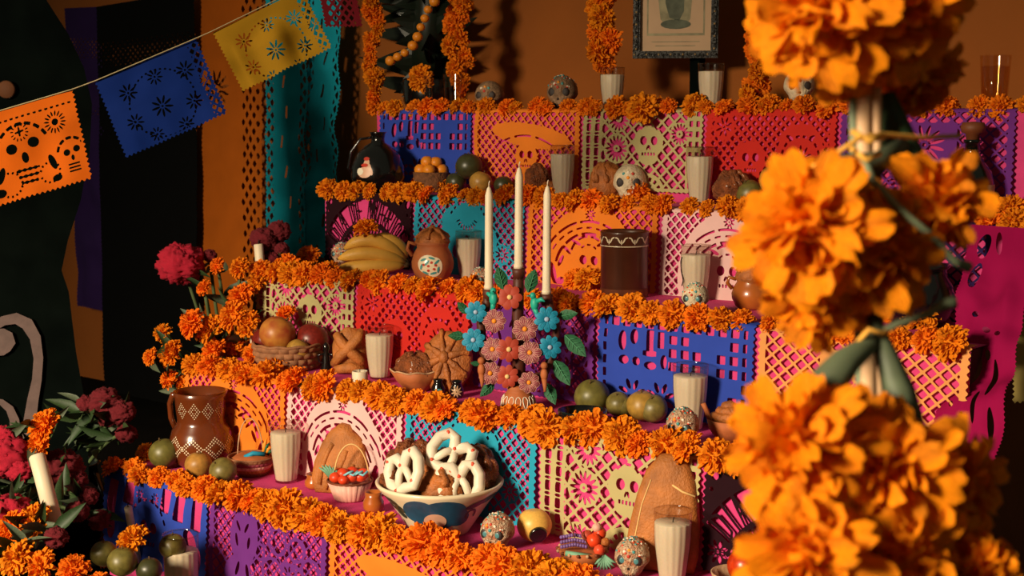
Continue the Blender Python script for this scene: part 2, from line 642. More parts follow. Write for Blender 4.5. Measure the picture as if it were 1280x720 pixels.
def band(u, v, x, y, R0, R1, a0, a1):
    r = np.hypot(u - x, v - y)
    th = np.arctan2(-(v - y), u - x)
    return np.maximum(np.maximum(R0 - r, r - R1), np.maximum(a1 - th, th - a0) * (R0 + R1) / 2)

def leafs(u, v, cx, cy, lst):
    h = np.full_like(u, 99.)
    for (x, y, a, b, r) in lst:
        for s in (-1, 1):
            h = U(h, ell(u, v, cx + s * x, cy + y, a, b, r * s))
    return h
def d_skull(u, v, W, H):        # lattice sides, arched centre with skull and long curved slits
    cx = W / 2
    sol = U(ell(u, v, cx, H * .72, W * .36, H * .70), rect(u, v, cx, -2, 60, 26))
    h = I_(latt(u, v, 17, 3.8, 1.0), -sol)
    h = U(h, arcs(u, v, cx, H * .84, 128, 2.8, .35, PI - .35, 5, .86), arcs(u, v, cx, H * .84, 114, 2.2, .5, PI - .5, 9, .6), arcs(u, v, cx, H * .8, 92, 3.4, .2, PI - .2, 5, .8))
    h = U(h, leafs(u, v, cx, H * .8, [(98, 4, 9, 26, .25), (78, 22, 14, 9, .6), (60, -52, 15, 4, -.7), (34, -70, 14, 4, -.35), (76, -26, 5, 15, -.5), (104, 36, 14, 6, .3), (56, 30, 7, 10, 0)]))
    s2 = skull_solid(u, v, cx, H * .66, 42)
    h = I_(h, -s2 + 1)
    h = U(h, skull(u, v, cx, H * .64, 40), arcs(u, v, cx, H * .60, 27, 2.2, .6, PI - .6, 3, .6), arcs(u, v, cx, H * .62, 50, 3, .25, PI - .25, 4, .8))
    h = U(h, rosette(u, v, cx, H * .12, 4, 15, 9, 2))
    return h
def d_hat(u, v, W, H):          # skull with a wide hat between lattice sides
    sol = U(ell(u, v, W * .55, H * .34, W * .36, 30, .13), skull_solid(u, v, W * .52, H * .62, 38), ell(u, v, W * .58, H * 1.08, 88, 50))
    h = I_(latt(u, v, 17, 3.8, 1.0), -sol)
    h = U(h, arcs(u, v, W * .5, H * 1.25, 182, 2.6, 1.0, 2.2, 3, .8), skull(u, v, W * .52, H * .58, 36))
    for i in range(5):
        h = U(h, ell(u, v, W * .4 + i * 22, H * .93, 7, 3, .5 * (i - 2)))
    h = U(h, arcs(u, v, W * .52, H * .58, 44, 2.5, -.9, .4, 3, .7))
    return h
def d_khaki(u, v, W, H):        # columns of small cuts, rosettes, lattice and a skull
    h = latt(u, v, 24, 5.5, .95)
    sol = U(skull_solid(u, v, W * .57, H * .42, 44), rect(u, v, 30, 100, 31, 200), circ(u, v, W * .57, H * 1.02, 50),
            circ(u, v, W * .3, H * .48, 37), circ(u, v, W * .31, H * .12, 33), circ(u, v, W * .82, H * .3, 28), circ(u, v, W * .27, H * .98, 34), rect(u, v, W - 18, 100, 26, 200))
    h = I_(h, -sol)
    for (x, y, r) in ((W * .3, H * .48, 33), (W * .31, H * .12, 31), (W * .82, H * .3, 26), (W * .27, H * .98, 31)):
        h = U(h, rosette(u, v, x, y, 8, r, 15, 3, .8))
    for x in (20, 46):
        fy = (v / 30 - np.floor(v / 30) - .5) * 30
        h = U(h, np.maximum(abs(u - x) - 7 + .02 * abs(fy) ** 2 * .6, abs(fy) - 9.5))
        fz = ((v + 15) / 30 - np.floor((v + 15) / 30) - .5) * 30
        h = U(h, ell(u, fz, x, 0, 8, 3))
    h = U(h, skull(u, v, W * .57, H * .38, 40), arcs(u, v, W * .57, H * .34, 30, 2.6, .5, PI - .5, 3, .6))
    for x in (W - 14, W - 33):
        fy = (v / 24 - np.floor(v / 24) - .5) * 24
        h = U(h, np.maximum(abs(u - x) - 5, abs(fy) - 7))
    h = U(h, arcs(u, v, W * .57, H * 1.02, 36, 5, .3, PI - .3, 6, .5))
    return h
def d_muertos(u, v, W, H):      # arched lettering
    cx, cy = W * .5, H * 1.06
    a0, a1 = PI * .83, PI * .17
    h = band(u, v, cx, cy, 140, 196, a0, a1)
    let = arc_text(u, v, 'DIA DE MUERTOS', cx, cy, 140, 196, a0 - .02, a1 + .03, 2.6)
    h = I_(h, -let)
    h = U(h, arcs(u, v, cx, cy, 118, 13, .3, PI - .3, 24, .55), arcs(u, v, cx, cy, 96, 3, .2, PI - .2, 14, .6))
    h = U(h, skull(u, v, cx, cy - 52, 40))
    for sx in (-1, 1):
        h = U(h, ell(u, v, cx + sx * 158, 24, 9, 13, .5 * sx), circ(u, v, cx + sx * 160, 52, 4), rosette(u, v, cx + sx * 144, 160, 6, 22, 8, 3))
    return h
def d_cyan(u, v, W, H):         # lattice around a scalloped cloud
    sol = U(ell(u, v, W * .5, H * .28, 82, 46), ell(u, v, W * .5, H * .75, 62, 70), circ(u, v, W * .36, H * .5, 40), circ(u, v, W * .66, H * .5, 40))
    ros = [(W * .82, H * .66, 22), (W * .16, H * .66, 22)]
    for x, y, r in ros:
        sol = U(sol, circ(u, v, x, y, r + 3))
    h = I_(latt(u, v, 17.5, 4, 1.0), -sol)
    for x, y, r in ros:
        h = U(h, rosette(u, v, x, y, 5, r, 10, 2.5, .6))
    h = U(h, arcs(u, v, W * .5, H * .22, 30, 6, PI + .3 - 2 * PI, -.3, 9, .4), arcs(u, v, W * .5, H * .34, 60, 3, .4, PI - .4, 9, .5))
    h = U(h, circ(u, v, W * .5, H * .48, 5), ell(u, v, W * .42, H * .66, 15, 17), ell(u, v, W * .58, H * .66, 15, 17), ell(u, v, W * .5, H * .84, 7, 9))
    return h
def d_blocks(u, v, W, H):       # grid of squares and blocky figures
    h = np.maximum(grid(u, v - 8, 27, 26, 9), 0 * u - 9)
    keep = np.zeros_like(u, bool)
    ci = np.floor(u / 27).astype(int); cj = np.floor((v - 8) / 26).astype(int)
    on_ = {(i, 0) for i in range(13)} | {(0, j) for j in range(7)} | {(6, 1), (6, 2), (7, 2), (8, 2), (6, 3), (7, 3), (8, 3), (7, 1), (11, 1), (12, 1), (10, 2), (11, 2), (12, 2),
           (10, 3), (11, 3), (12, 3), (12, 4), (11, 5), (12, 5), (12, 6), (11, 6), (9, 6)}
    for i, j in on_:
        keep |= (ci == i) & (cj == j)
    h = np.where(keep, h, 6)
    h = U(h, ell(u, v, 60, 58, 10, 20), ell(u, v, 88, 48, 9, 15), rect(u, v, 124, 58, 8, 26), rect(u, v, 124, 78, 15, 5), rect(u, v, 148, 50, 7, 16))
    h = U(h, ell(u, v, 64, 96, 12, 9), ell(u, v, 94, 96, 9, 9), ell(u, v, 126, 102, 14, 8), ell(u, v, 156, 92, 7, 14))
    for cx in (86, 152):
        h = U(h, rosette(u, v, cx, 165, 12, 34, 8, 0, .55))
    return h
def d_cats(u, v, W, H):         # blue sheet with upright slots and a skull
    h = np.full_like(u, 9.)
    for (x, y, a, b) in ((34, 66, 15, 44), (92, 42, 17, 27), (218, 40, 15, 25), (264, 48, 15, 29), (318, 52, 15, 36)):
        h = U(h, rect(u, v, x, y, a, b, .12))
    for (x, y, a, b, r) in ((30, 132, 12, 26, .2), (300, 120, 18, 34, -.5), (324, 150, 10, 26, 0), (64, 158, 10, 16, .4), (246, 160, 12, 16, 0)):
        h = U(h, ell(u, v, x, y, a, b, r))
    h = U(h, skull(u, v, 160, 108, 46), rosette(u, v, 130, 42, 4, 14, 8, 2), rosette(u, v, 182, 42, 4, 14, 8, 2))
    h = U(h, arcs(u, v, 160, 110, 62, 3, .2, PI - .2, 8, .6))
    return h
def d_red(u, v, W, H):          # fine scale lattice with dense medallions
    sol = U(circ(u, v, 52, 42, 30), skull_solid(u, v, 128, 116, 42), ell(u, v, 262, 100, 60, 66), rect(u, v, W / 2, -4, 400, 20))
    h = I_(latt(u, v, 16, 6, 1.0), -sol)
    h = U(h, rosette(u, v, 52, 42, 6, 24, 8, 3, .45), skull(u, v, 128, 110, 36))
    h = U(h, arcs(u, v, 262, 110, 48, 3, .1, PI - .1, 8, .6), rosette(u, v, 262, 110, 7, 30, 10, 3, .5), ell(u, v, 232, 64, 9, 4, .4), ell(u, v, 290, 64, 9, 4, -.4))
    return h
def d_purple(u, v, W, H):       # lattice with a dancing figure and curls
    sol = U(ell(u, v, 110, 70, 44, 62, .2), circ(u, v, 250, 120, 26), ell(u, v, 92, 160, 44, 50))
    h = I_(latt(u, v, 18, 3.6, 1.0), -sol)
    ring = np.full_like(u, 99.)
    for (x, y, r) in ((215, 60, 26), (272, 66, 22), (200, 126, 30), (262, 132, 34), (310, 100, 22), (170, 170, 26), (235, 182, 24), (300, 170, 26), (160, 90, 16)):
        ring = U(ring, abs(circ(u, v, x, y, r)) - 3.2)
    h = I_(h, -ring)
    h = U(h, rosette(u, v, 250, 120, 6, 20, 7, 0, .5), leafs(u, v, 105, 100, [(14, -50, 4, 12, .5), (20, -20, 4, 14, .3), (18, 40, 5, 16, -.3)]))
    return h
def d_plainlatt(u, v, W, H):
    sol = rect(u, v, W * .5, H * .5, 66, 70)
    h = I_(latt(u, v, 18, 4, 1.0), -sol)
    h = U(h, rosette(u, v, W * .5, H * .38, 8, 42, 12, 4, .6), rosette(u, v, W * .36, H * .78, 4, 18, 8, 2), rosette(u, v, W * .64, H * .78, 4, 18, 8, 2))
    return h
DES = dict(skull=d_skull, hat=d_hat, khaki=d_khaki, muertos=d_muertos, cyan=d_cyan, blocks=d_blocks, cats=d_cats, red=d_red, purple=d_purple, latt=d_plainlatt)

def step_sheet(k, xa, xb, col, des, label, seed, cover=.197):
    W = (xb - xa) * 1000
    H = 200.
    bot = cover * 1000
    us = np.arange(-2.2, W + 2.3, 2.2)
    vs = np.arange(-34, bot + 2.3, 2.2)
    u, v = np.meshgrid(us, vs)
    sc = 2.4 * np.cos(2 * PI * v / 13)
    sheet = np.minimum(np.minimum(u - 1.5 - sc, W - 1.5 + sc - u), np.minimum(v + 32, bot - v - 1.2 * np.cos(2 * PI * u / 13)))
    h = DES[des]((u) * 352 / W, v, 352., H)
    margin = 15 if des not in ('khaki', 'muertos') else 9
    safe = np.maximum(np.maximum(margin - u, u - W + margin), np.maximum(7 - v, v - bot + 8))
    phi = np.minimum(sheet, np.maximum(h, safe))
    ye, zt = TY[k], TZ[k]
    def fm(pu, pv):
        t = pv / 1000
        e = .007
        dn = .5 * (t + np.sqrt(t * t + e * e))
        bk = .5 * (-t + np.sqrt(t * t + e * e))
        x = xa + pu / 1000
        wob = np.array([mnoise.noise(Vector((a * .011 + seed * 7.3, b * .007, seed))) for a, b in zip(pu.tolist(), pv.tolist())])
        wob2 = np.array([mnoise.noise(Vector((a * .03, b * .03 + seed * 3, 5.))) for a, b in zip(pu.tolist(), pv.tolist())])
        ramp = np.clip(t / .06, 0, 1)
        y = ye - .0085 + bk - ramp * (.006 * (wob + .6) + .0022 * (wob2 + .5)) - .006 * np.clip(t / .2, 0, 1)
        z = zt + .0085 - dn + .002 * wob2 * (1 - ramp)
        return np.stack([x, y, z], 1)
    o = cut_sheet('paper_sheet', 'paper_' + col, phi, us, vs, fm)
    return tag(o, label, 'paper', 'cut paper sheets on the altar steps')

def xs_from(k, pxs, py):
    return [at_y(p, py, TY[k]).x for p in pxs]

SH = {
 1: ([477, 595, 731, 885, 1053, 1277], 146, [('blue', 'blocks', 'bright blue'), ('orange', 'hat', 'orange skull-in-a-hat'), ('khaki', 'khaki', 'khaki rosette'), ('red', 'red', 'red lattice'), ('purple', 'latt', 'purple lattice')]),
 2: ([410, 521, 662, 829, 1008, 1250], 256, [('black', 'muertos', 'blackish lettered'), ('cyan', 'cyan', 'turquoise lattice'), ('orange', 'skull', 'orange skull'), ('white', 'skull', 'pale pink skull'), ('violet', 'latt', 'dark violet lattice')]),
 3: ([324, 449, 595, 751, 951, 1206], 380, [('khaki', 'khaki', 'pale khaki rosette'), ('red', 'red', 'red lattice'), ('purple', 'purple', 'purple curl-patterned'), ('blue', 'blocks', 'bright blue grid'), ('peach', 'latt', 'orange lattice')]),
 4: ([234, 363, 510, 679, 884, 1125], 530, [('orange', 'skull', 'orange skull'), ('white', 'skull', 'pale pink skull'), ('cyan', 'cyan', 'turquoise lattice'), ('khaki', 'khaki', 'khaki rosette'), ('black', 'muertos', 'blackish lettered')]),
 5: ([134, 266, 416, 612, 800, 1050], 640, [('blue', 'cats', 'bright blue skull'), ('purple', 'purple', 'purple curl-patterned'), ('orange', 'hat', 'orange lattice'), ('red', 'red', 'red lattice'), ('cyan', 'cyan', 'turquoise lattice')]),
}
sd = 0
for k, (pxs, py, lst) in SH.items():
    py0 = {1: [142] * 6, 2: [237, 244, 252, 261, 270, 281], 3: [343, 357, 373, 389, 411, 437], 4: [459, 482, 508, 540, 576, 618], 5: [585, 620, 660, 710, 762, 829]}[k]
    xs = [at_y(p, q, TY[k]).x for p, q in zip(pxs, py0)]
    xs[0] = max(xs[0], XL[k] - .004)
    if k == 3: xs[5] = X1 + .012
    for i, (col, des, nm) in enumerate(lst):
        sd += 1
        step_sheet(k, xs[i] + .003, xs[i + 1] - .006, col, des, '%s cut-paper sheet hanging down the front of the %s' % (nm, STEPW[k]), sd)

# ---- free hanging banners and streamers
def flat_sheet(name, mat, W, H, P0, eu, ev, holes, label, cat='paper', step=2.4, scallop=(1, 1, 1, 0), wave=.006, group=None, seed=1, bow=0., amp=2.6):
    """W,H in mm; P0 top-left corner, eu / ev world vectors of the full width and height"""
    us = np.arange(-step, W + step * 1.1, step)
    vs = np.arange(-step, H + step * 1.1, step)
    u, v = np.meshgrid(us, vs)
    cu = amp * np.cos(2 * PI * v / 12); cv = amp * np.cos(2 * PI * u / 12)
    sheet = np.minimum(np.minimum(u - amp - cu * scallop[0], W - amp + cu * scallop[1] - u), np.minimum(v - 1, H - amp - cv * scallop[2] - v))
    h = holes(u, v)
    safe = np.maximum(np.maximum(8 - u, u - W + 8), np.maximum(7 - v, v - H + 8))
    phi = np.minimum(sheet, np.maximum(h, safe))
    P0, eu, ev = Vector(P0), Vector(eu), Vector(ev)
    nrm = eu.cross(ev).normalized()
    def fm(pu, pv):
        a, b = pu / W, pv / H
        wob = np.array([mnoise.noise(Vector((x * .012 + seed * 5.1, y * .010, seed))) for x, y in zip(pu.tolist(), pv.tolist())])
        dd = wave * wob * np.clip(b * 3, 0, 1) + bow * (a - .5) ** 2
        out = np.zeros((len(pu), 3))
        for c in range(3):
            out[:, c] = P0[c] + eu[c] * a + ev[c] * b + nrm[c] * dd
        return out
    o = cut_sheet(name, mat, phi, us, vs, fm)
    return tag(o, label, cat, group)

def px_sheet(name, mat, tl, tr, bl, D, Wm, holes, label, **kw):
    a, b, c = at_d(*tl, D[0]), at_d(*tr, D[1]), at_d(*bl, D[2])
    return flat_sheet(name, mat, Wm, Wm * (c - a).length / (b - a).length, a, b - a, c - a, holes, label, **kw)

def h_bigskull(u, v):
    h = U(ell(u, v, 120, 96, 13, 12), ell(u, v, 172, 92, 13, 12), ell(u, v, 146, 122, 8, 13))
    for i in range(3):
        h = U(h, rect(u, v, 146, 150 + i * 15, 28 - 4 * i, 3.2 + 1.2 * np.cos(u * .5)))
    h = U(h, arcs(u, v, 146, 104, 62, 4, .3, PI - .3, 7, .7), seg(u, v, 137, 62, 155, 60, 2.4), seg(u, v, 146, 52, 146, 70, 2.4), arcs(u, v, 146, 62, 18, 4, -3.1, 3.1, 14, .4))
    h = U(h, rosette(u, v, 232, 62, 13, 28, 16, 8, .5), rosette(u, v, 52, 70, 13, 28, 16, 8, .5))
    for x in (40, 250):
        h = U(h, ell(u, v, x - 6, 140, 8, 8), ell(u, v, x + 18, 136, 8, 8), ell(u, v, x + 6, 155, 4, 7), arcs(u, v, x + 5, 140, 33, 3.5, .2, 3, 5, .75))
        for i in range(3):
            h = U(h, rect(u, v, x + 6, 170 + 8 * i, 14, 2))
    h = U(h, ell(u, v, 84, 150, 8, 20, .4), ell(u, v, 206, 150, 8, 20, -.3), ell(u, v, 74, 190, 14, 10), ell(u, v, 210, 190, 12, 8))
    h = U(h, arcs(u, v, 100, 176, 28, 3, -3, 3, 15, .45), arcs(u, v, 196, 172, 24, 3, -3, 3, 13, .45))
    h = U(h, np.maximum(abs(v - 26) - 2.5, abs(u / 14 - np.floor(u / 14) - .5) * 14 - 4))
    return h
def h_flor(u, v):
    h = np.full_like(u, 9.)
    for (x, y, r) in ((70, 60, 26), (150, 50, 22), (230, 64, 26), (60, 140, 24), (140, 128, 30), (222, 148, 24), (270, 110, 18), (100, 190, 20), (180, 196, 22)):
        h = U(h, rosette(u, v, x, y, 6, r, 9, 3, .5))
    h = U(h, I_(latt(u, v, 15, 5), np.minimum(258 - u, 0 * u + 9)))
    h = U(h, arcs(u, v, 145, 120, 88, 2.6, -3, 3, 40, .5))
    return h
P3 = dict(seed=3)
# string of three banners sloping across the upper left
DB = 2.55
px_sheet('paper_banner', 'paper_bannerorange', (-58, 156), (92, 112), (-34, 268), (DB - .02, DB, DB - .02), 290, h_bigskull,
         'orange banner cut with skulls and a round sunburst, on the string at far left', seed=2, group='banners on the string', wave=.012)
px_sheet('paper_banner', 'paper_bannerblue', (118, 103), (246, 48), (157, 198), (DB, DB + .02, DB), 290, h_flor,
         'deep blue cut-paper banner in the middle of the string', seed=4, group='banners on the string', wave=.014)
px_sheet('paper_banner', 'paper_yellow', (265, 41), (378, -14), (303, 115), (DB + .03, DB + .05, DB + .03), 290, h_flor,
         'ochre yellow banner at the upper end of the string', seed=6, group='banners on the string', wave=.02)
mb = MB()
pts = [at_d(-70, 159, DB - .004), at_d(92, 111, DB - .004), at_d(119, 101, DB - .004), at_d(247, 47, DB + .015), at_d(265, 39, DB + .025), at_d(380, -17, DB + .05), at_d(520, -90, DB + .2)]
mb.tube(pts, .0011, 5)
tag(mb.build('banner_string', 'twine'), 'thin sloping string that carries the three paper banners', 'string')

# hanging streamers against the wall
def h_edge_latt(u, v):
    W = u.max()
    h = I_(latt(u, v, 22, 8, 1.3), np.minimum(u - W * .2, 0 * u + 9))
    h = U(h, I_(latt(u, v, 22, 8, 1.3), W * .82 - u))
    for i in range(9):
        h = U(h, rect(u, v, W * (.4 + .24 * ((i * 37) % 5) / 5), 70 + i * 95, 4, 20, .1))
    return h
def h_top_latt(u, v):
    return U(I_(latt(u, v, 15, 7, .8), np.minimum(abs(v - 130) - 34, 0 * v + 30)), I_(latt(u, v, 15, 8, .8), abs(v - 330) - 14))
def h_few(u, v):
    W = u.max()
    h = I_(latt(u, v, 20, 9, 1.4), W * .72 - u)
    return U(h, rosette(u, v, W * .4, 300, 10, 50, 12, 4, .5))
def wall_strip(mat, tl, tr, ybot, Y, holes, label, Wm, lean=0, **kw):
    a = at_y(*tl, Y); b = at_y(*tr, Y - .005)
    c = at_y(tl[0] + lean, ybot, Y - .03)
    c.x = a.x + lean * .002
    return flat_sheet('paper_streamer', mat, Wm, Wm * (c - a).length / (b - a).length, a, b - a, c - a, holes, label, group='long streamers against the wall', **kw)
wall_strip('paper_teal', (331, -40), (383, -40), 325, 3.13, h_edge_latt, 'broad teal streamer with a lattice-cut left edge hanging by the altar', 200, seed=11, step=4, wave=.02, lean=4)
wall_strip('paper_teal', (385, -40), (428, -40), 318, 3.15, h_edge_latt, 'narrower teal streamer hanging right beside the spiky plant', 150, seed=12, step=4, wave=.03, lean=-12)
wall_strip('paper_wallorange', (232, -40), (328, -40), 420, 3.20, h_few, 'dull orange streamer on the wall left of the teal ones', 300, seed=13, step=5, wave=.01)
wall_strip('paper_night', (120, 8), (243, -12), 560, 3.16, h_top_latt, 'wide black streamer with a pierced top behind the blue banner, lower part standing for shade', 420, seed=14, step=5, wave=.008)  # lower down, its black stands in for shade on the wall
wall_strip('paper_violet', (80, 10), (124, 8), 385, 3.19, h_top_latt, 'narrow dark violet streamer showing beside the black board', 200, seed=15, step=5, wave=.02, lean=30)
px_sheet('paper_banner', 'paper_darkred', (392, -40), (440, -40), (406, 34), (2.9, 2.9, 2.9), 120, lambda u, v: I_(latt(u, v, 18, 7), np.maximum(abs(u - 60) - 40, 20 - v)),
         'dark red paper corner at the top edge above the teal streamers', seed=9)

# magenta and straw coloured streamers at the right end of the altar
def h_mag(u, v):
    h = np.full_like(u, 9.)
    for (x, y, a, b, r) in ((60, 70, 22, 40, .2), (50, 170, 16, 46, .1), (110, 60, 10, 40, -.2), (70, 290, 12, 8, 0), (110, 330, 14, 9, .3), (40, 360, 12, 8, 0), (150, 340, 10, 8, 0), (125, 400, 9, 12, 0),
                            (90, 440, 14, 60, .1), (150, 470, 10, 60, 0), (120, 560, 8, 50, 0), (60, 520, 7, 9, 0), (50, 570, 7, 9, 0), (82, 590, 6, 8, 0), (170, 600, 9, 40, 0), (46, 620, 7, 9, 0), (70, 650, 6, 8, 0)):
        h = U(h, ell(u, v, x, y, a, b, r))
    return h
a = at_y(1213, 280, 2.575); b = a + Vector((.13, -.03, 0)); c = at_y(1160, 570, 2.24)
flat_sheet('paper_streamer', 'paper_magenta', 215, 720, a, b - a, c - a, h_mag, 'long magenta paper streamer draped down the right end of the altar', seed=21, step=4, wave=.03, group='streamers at the right end')
a = at_d(1268, 392, 2.5); b = at_d(1330, 392, 2.52); c = at_d(1264, 505, 2.44)
straw = flat_sheet('paper_streamer', 'paper_straw', 120, 120 * (c - a).length / (b - a).length, a, b - a, c - a, lambda u, v: rosette(u, v, 60, 80, 6, 30, 9, 3), 'straw coloured paper streamer at the far right edge of the picture', seed=22, step=3, wave=.01, group='streamers at the right end')

mb = MB(); mb.tube([a + (b - a) * .3, Vector((a.x + .02, a.y, 1.2)), Vector((a.x + .03, a.y, 3.2))], .0009, 5); mb.build('hanging_thread', 'twine', straw)

# ------------------------------------------------------------------ marigolds
def petal_pts(mb, base, d, side, L, w, curl, rnd, mi=0):
    """one ruffled petal: base point, outward direction d, sideways vector"""
    nrm = d.cross(side).normalized()
    rows = [(0, .35, 0), (.45, .8, .03), (.8, 1.05, .10), (1.0, .75, .22)]
    vs = []
    for (t, ww, c) in rows:
        for j in (-1, 0, 1):
            ruf = (rnd.uniform(-.10, .10) + (.09 if j == 0 else -.05)) * t
            vs.append(base + d * (L * (t + (.07 if j == 0 and t == 1 else 0))) + side * (w * .5 * ww * j) + nrm * (L * (c * curl + ruf)))
    fs = []
    for r in range(3):
        for j in range(2):
            i = r * 3 + j
            fs.append((i, i + 1, i + 4, i + 3))
    mb.add(vs, fs, mi)

def pompon(seed, N=88, low=-.25, flat=.82, wid=.34):
    rnd = random.Random(seed)
    mb = MB()
    mb.ball((0, 0, .02), (.52, .52, .42), 10, 7)
    g = PI * (3 - math.sqrt(5))
    for i in range(N):
        z = 1 - (i + .5) / N * (1 - low)
        r = math.sqrt(max(0, 1 - z * z))
        a = g * i + rnd.uniform(-.25, .25)
        d = Vector((r * math.cos(a), r * math.sin(a), z * flat + rnd.uniform(-.12, .12))).normalized()
        s = d.cross(Vector((rnd.uniform(-1, 1), rnd.uniform(-1, 1), rnd.uniform(-.3, .3)))).normalized() if z > .5 else \
            (d.cross(Vector((0, 0, 1))) + Vector((0, 0, rnd.uniform(-.4, .4)))).normalized()
        k = 1 - .22 * max(0, z)
        petal_pts(mb, d * .38, d, s, (.60 * rnd.uniform(.72, 1.15)) * k, wid * rnd.uniform(.8, 1.2), rnd.uniform(-.5, 1.2), rnd)
    mb.lathe([(.05, -.55), (.2, -.45), (.3, -.15), (.2, .0)], 8, 1)
    return mb
HEADS = [pompon(100 + i, N=(130, 150, 120, 160, 140, 126)[i], low=(-.3, -.2, -.45, -.4, -.3, -.25)[i], wid=.25).mesh('marigold_head', ['marigold', 'calyx'], False) for i in range(6)]
MGN = [0]
def marigold(P, R, axis=(0, -.6, .8), label=None, group=None, parent=None, name='marigold'):
    MGN[0] += 1
    o = bpy.data.objects.new(name, HEADS[(MGN[0] * 5 + MGN[0] // 7) % 6])
    COL.objects.link(o)
    m = aim(axis, random.uniform(0, 6.28))
    o.rotation_euler = m.to_euler()
    o.location = P
    o.scale = (R, R, R * random.uniform(.8, .95))
    if parent:
        o.parent = parent
    else:
        tag(o, label, 'flower', group)
    return o

rows = {1: (.027, .051, -2.79, -.92), 2: (.028, .050, -2.76, -.95), 3: (.030, .050, -2.68, -.93), 4: (.033, .050, -2.66, -.95), 5: (.037, .051, -2.66, -1.0)}
for k, (R, sp, xa, xb) in rows.items():
    n = int((xb - xa) / sp) + 1
    for i in range(n):
        x0_ = xa + (xb - xa) * i / (n - 1)
        r = R * random.uniform(.78, 1.22) * (.86 if x0_ < -2.3 and k == 5 else 1)
        x = xa + (xb - xa) * i / (n - 1) + random.uniform(-.012, .012)
        y = TY[k] + random.uniform(-.012, .010)
        z = TZ[k] + .006 + r * random.uniform(.10, .36)
        marigold((x, y, z), r, (random.uniform(-.5, .5), random.uniform(-1, -.25), random.uniform(.35, 1)),
                 'orange marigold, %s from the left along the edge of the %s' % (ORD[i], STEPW[k]), 'marigolds along the edge of the %s' % STEPW[k])
# extra heads lying behind the rows or heaped at the corners: (step, px, py, radius, label)
extra = [
 (5, 182, 577, .028, 'marigold squeezed between the green fruit and the left corner of the lowest step'),
 (5, 222, 532, .026, 'marigold peeping out left of the brown jug'),
 (4, 268, 452, .036, 'marigold heaped second from the left corner of the fourth step'),
 (4, 292, 447, .040, 'marigold heaped behind the left end of the fourth step row'),
 (4, 318, 455, .034, 'marigold heaped just below the woven fruit basket'),
 (4, 345, 468, .036, 'marigold in front of the woven fruit basket, set back from the row'),
 (4, 300, 432, .034, 'marigold topmost in the heap left of the woven fruit basket'),
 (3, 360, 342, .032, 'marigold heaped at the left end behind the middle step row'),
 (3, 385, 332, .034, 'marigold heaped left of the small grey skull'),
 (3, 410, 350, .030, 'marigold just below the small grey skull'),
 (3, 733, 352, .036, 'marigold heaped left of the tall brown crock'),
 (3, 720, 362, .032, 'marigold lower in the heap left of the tall brown crock'),
 (3, 1150, 412, .042, 'marigold in front of the round dark pot'),
 (3, 1120, 405, .036, 'marigold left of the round dark pot'),
 (2, 525, 232, .030, 'marigold below the little tejocote pot'),
 (2, 548, 238, .030, 'marigold in front of the little tejocote pot, drooping'),
 (2, 795, 245, .034, 'marigold at the chin of the second step skull'),
 (2, 1262, 265, .034, 'marigold at the far right beside the corked bottle'),
]
for (k, px, py, R, lb) in extra:
    P = on(k, px, py, R)
    P.z += R * .6
    marigold(P, R, (random.uniform(-.4, .4), -.7, .8), lb, 'loose marigolds among the offerings')
marigold(Vector(at_d(803, 130, 3.36)) + Vector((0, 0, -.01)), .040, (.2, -1, .5), 'large round marigold hanging over the khaki sheet of the top step', 'loose marigolds among the offerings')

# ------------------------------------------------------------------ hanging marigold garlands
def garland(px, y0, y1, Y, R, label, drift=0, step=.7, seed=1):
    rnd = random.Random(seed)
    top = at_y(px + drift, y0, Y); bot = at_y(px, y1, Y)
    root = thing('marigold_garland', label, 'garland', bot, group='marigold garlands on the wall')
    mb = MB()
    n = 10
    mb.tube([(top - bot) * (i / n) + Vector((.006 * math.sin(i), 0, 0)) for i in range(n + 1)], .004, 6)
    mb.build('cord', 'stem', root)
    L = (top - bot).length
    m = int(L / (R * step))
    for i in range(m):
        P = (top - bot) * ((i + .4) / m) + Vector((rnd.uniform(-.5, .5) * R, rnd.uniform(-.6, .1) * R, 0))
        marigold(P, R * rnd.uniform(.75, 1.1), (rnd.uniform(-1, 1), -1, rnd.uniform(-.6, .5)), parent=root, name='marigold_bloom')
    return root
garland(471, -30, 138, 3.02, .030, 'marigold garland hanging down the left side of the spiky dark plant', -4, .9, 1)
garland(573, -30, 118, 3.0, .036, 'marigold garland hanging down the right side of the spiky dark plant', 3, .75, 2)
garland(762, -40, 84, 2.96, .036, 'marigold garland ending above the milk-white candle glass left of the picture', -14, .7, 3)
garland(945, 10, 126, 2.97, .034, 'marigold garland to the right of the framed picture', 14, .75, 4)
# string of tejocote fruit
pts = [at_y(p, q, 2.91) for p, q in ((549, -34), (548, -14), (543, 2), (535, 12), (531, 23), (526, 34), (522, 46), (516, 57), (506, 66), (497, 71), (488, 76))]
root = thing('fruit_string', 'string of small orange fruit looping down between the two left garlands', 'garland', pts[-1])
mb = MB(); mb.tube([p - pts[-1] for p in pts], .0015, 5); mb.build('thread', 'twine', root)
mb = MB(); mb.ball((0, 0, 0), (1, 1, .93), 14, 9); fm_ = mb.mesh('tejocote', 'tejocote')
for i in range(1, len(pts)):
    put('tejocote', fm_, root, pts[i] - pts[-1], random.uniform(0, 6), .0135 * random.uniform(.88, 1.1))
marigold(at_y(526, 98, 2.90), .040, (.1, -1, .1), 'round marigold hanging alone among the dark spiky leaves', 'loose marigolds among the offerings')

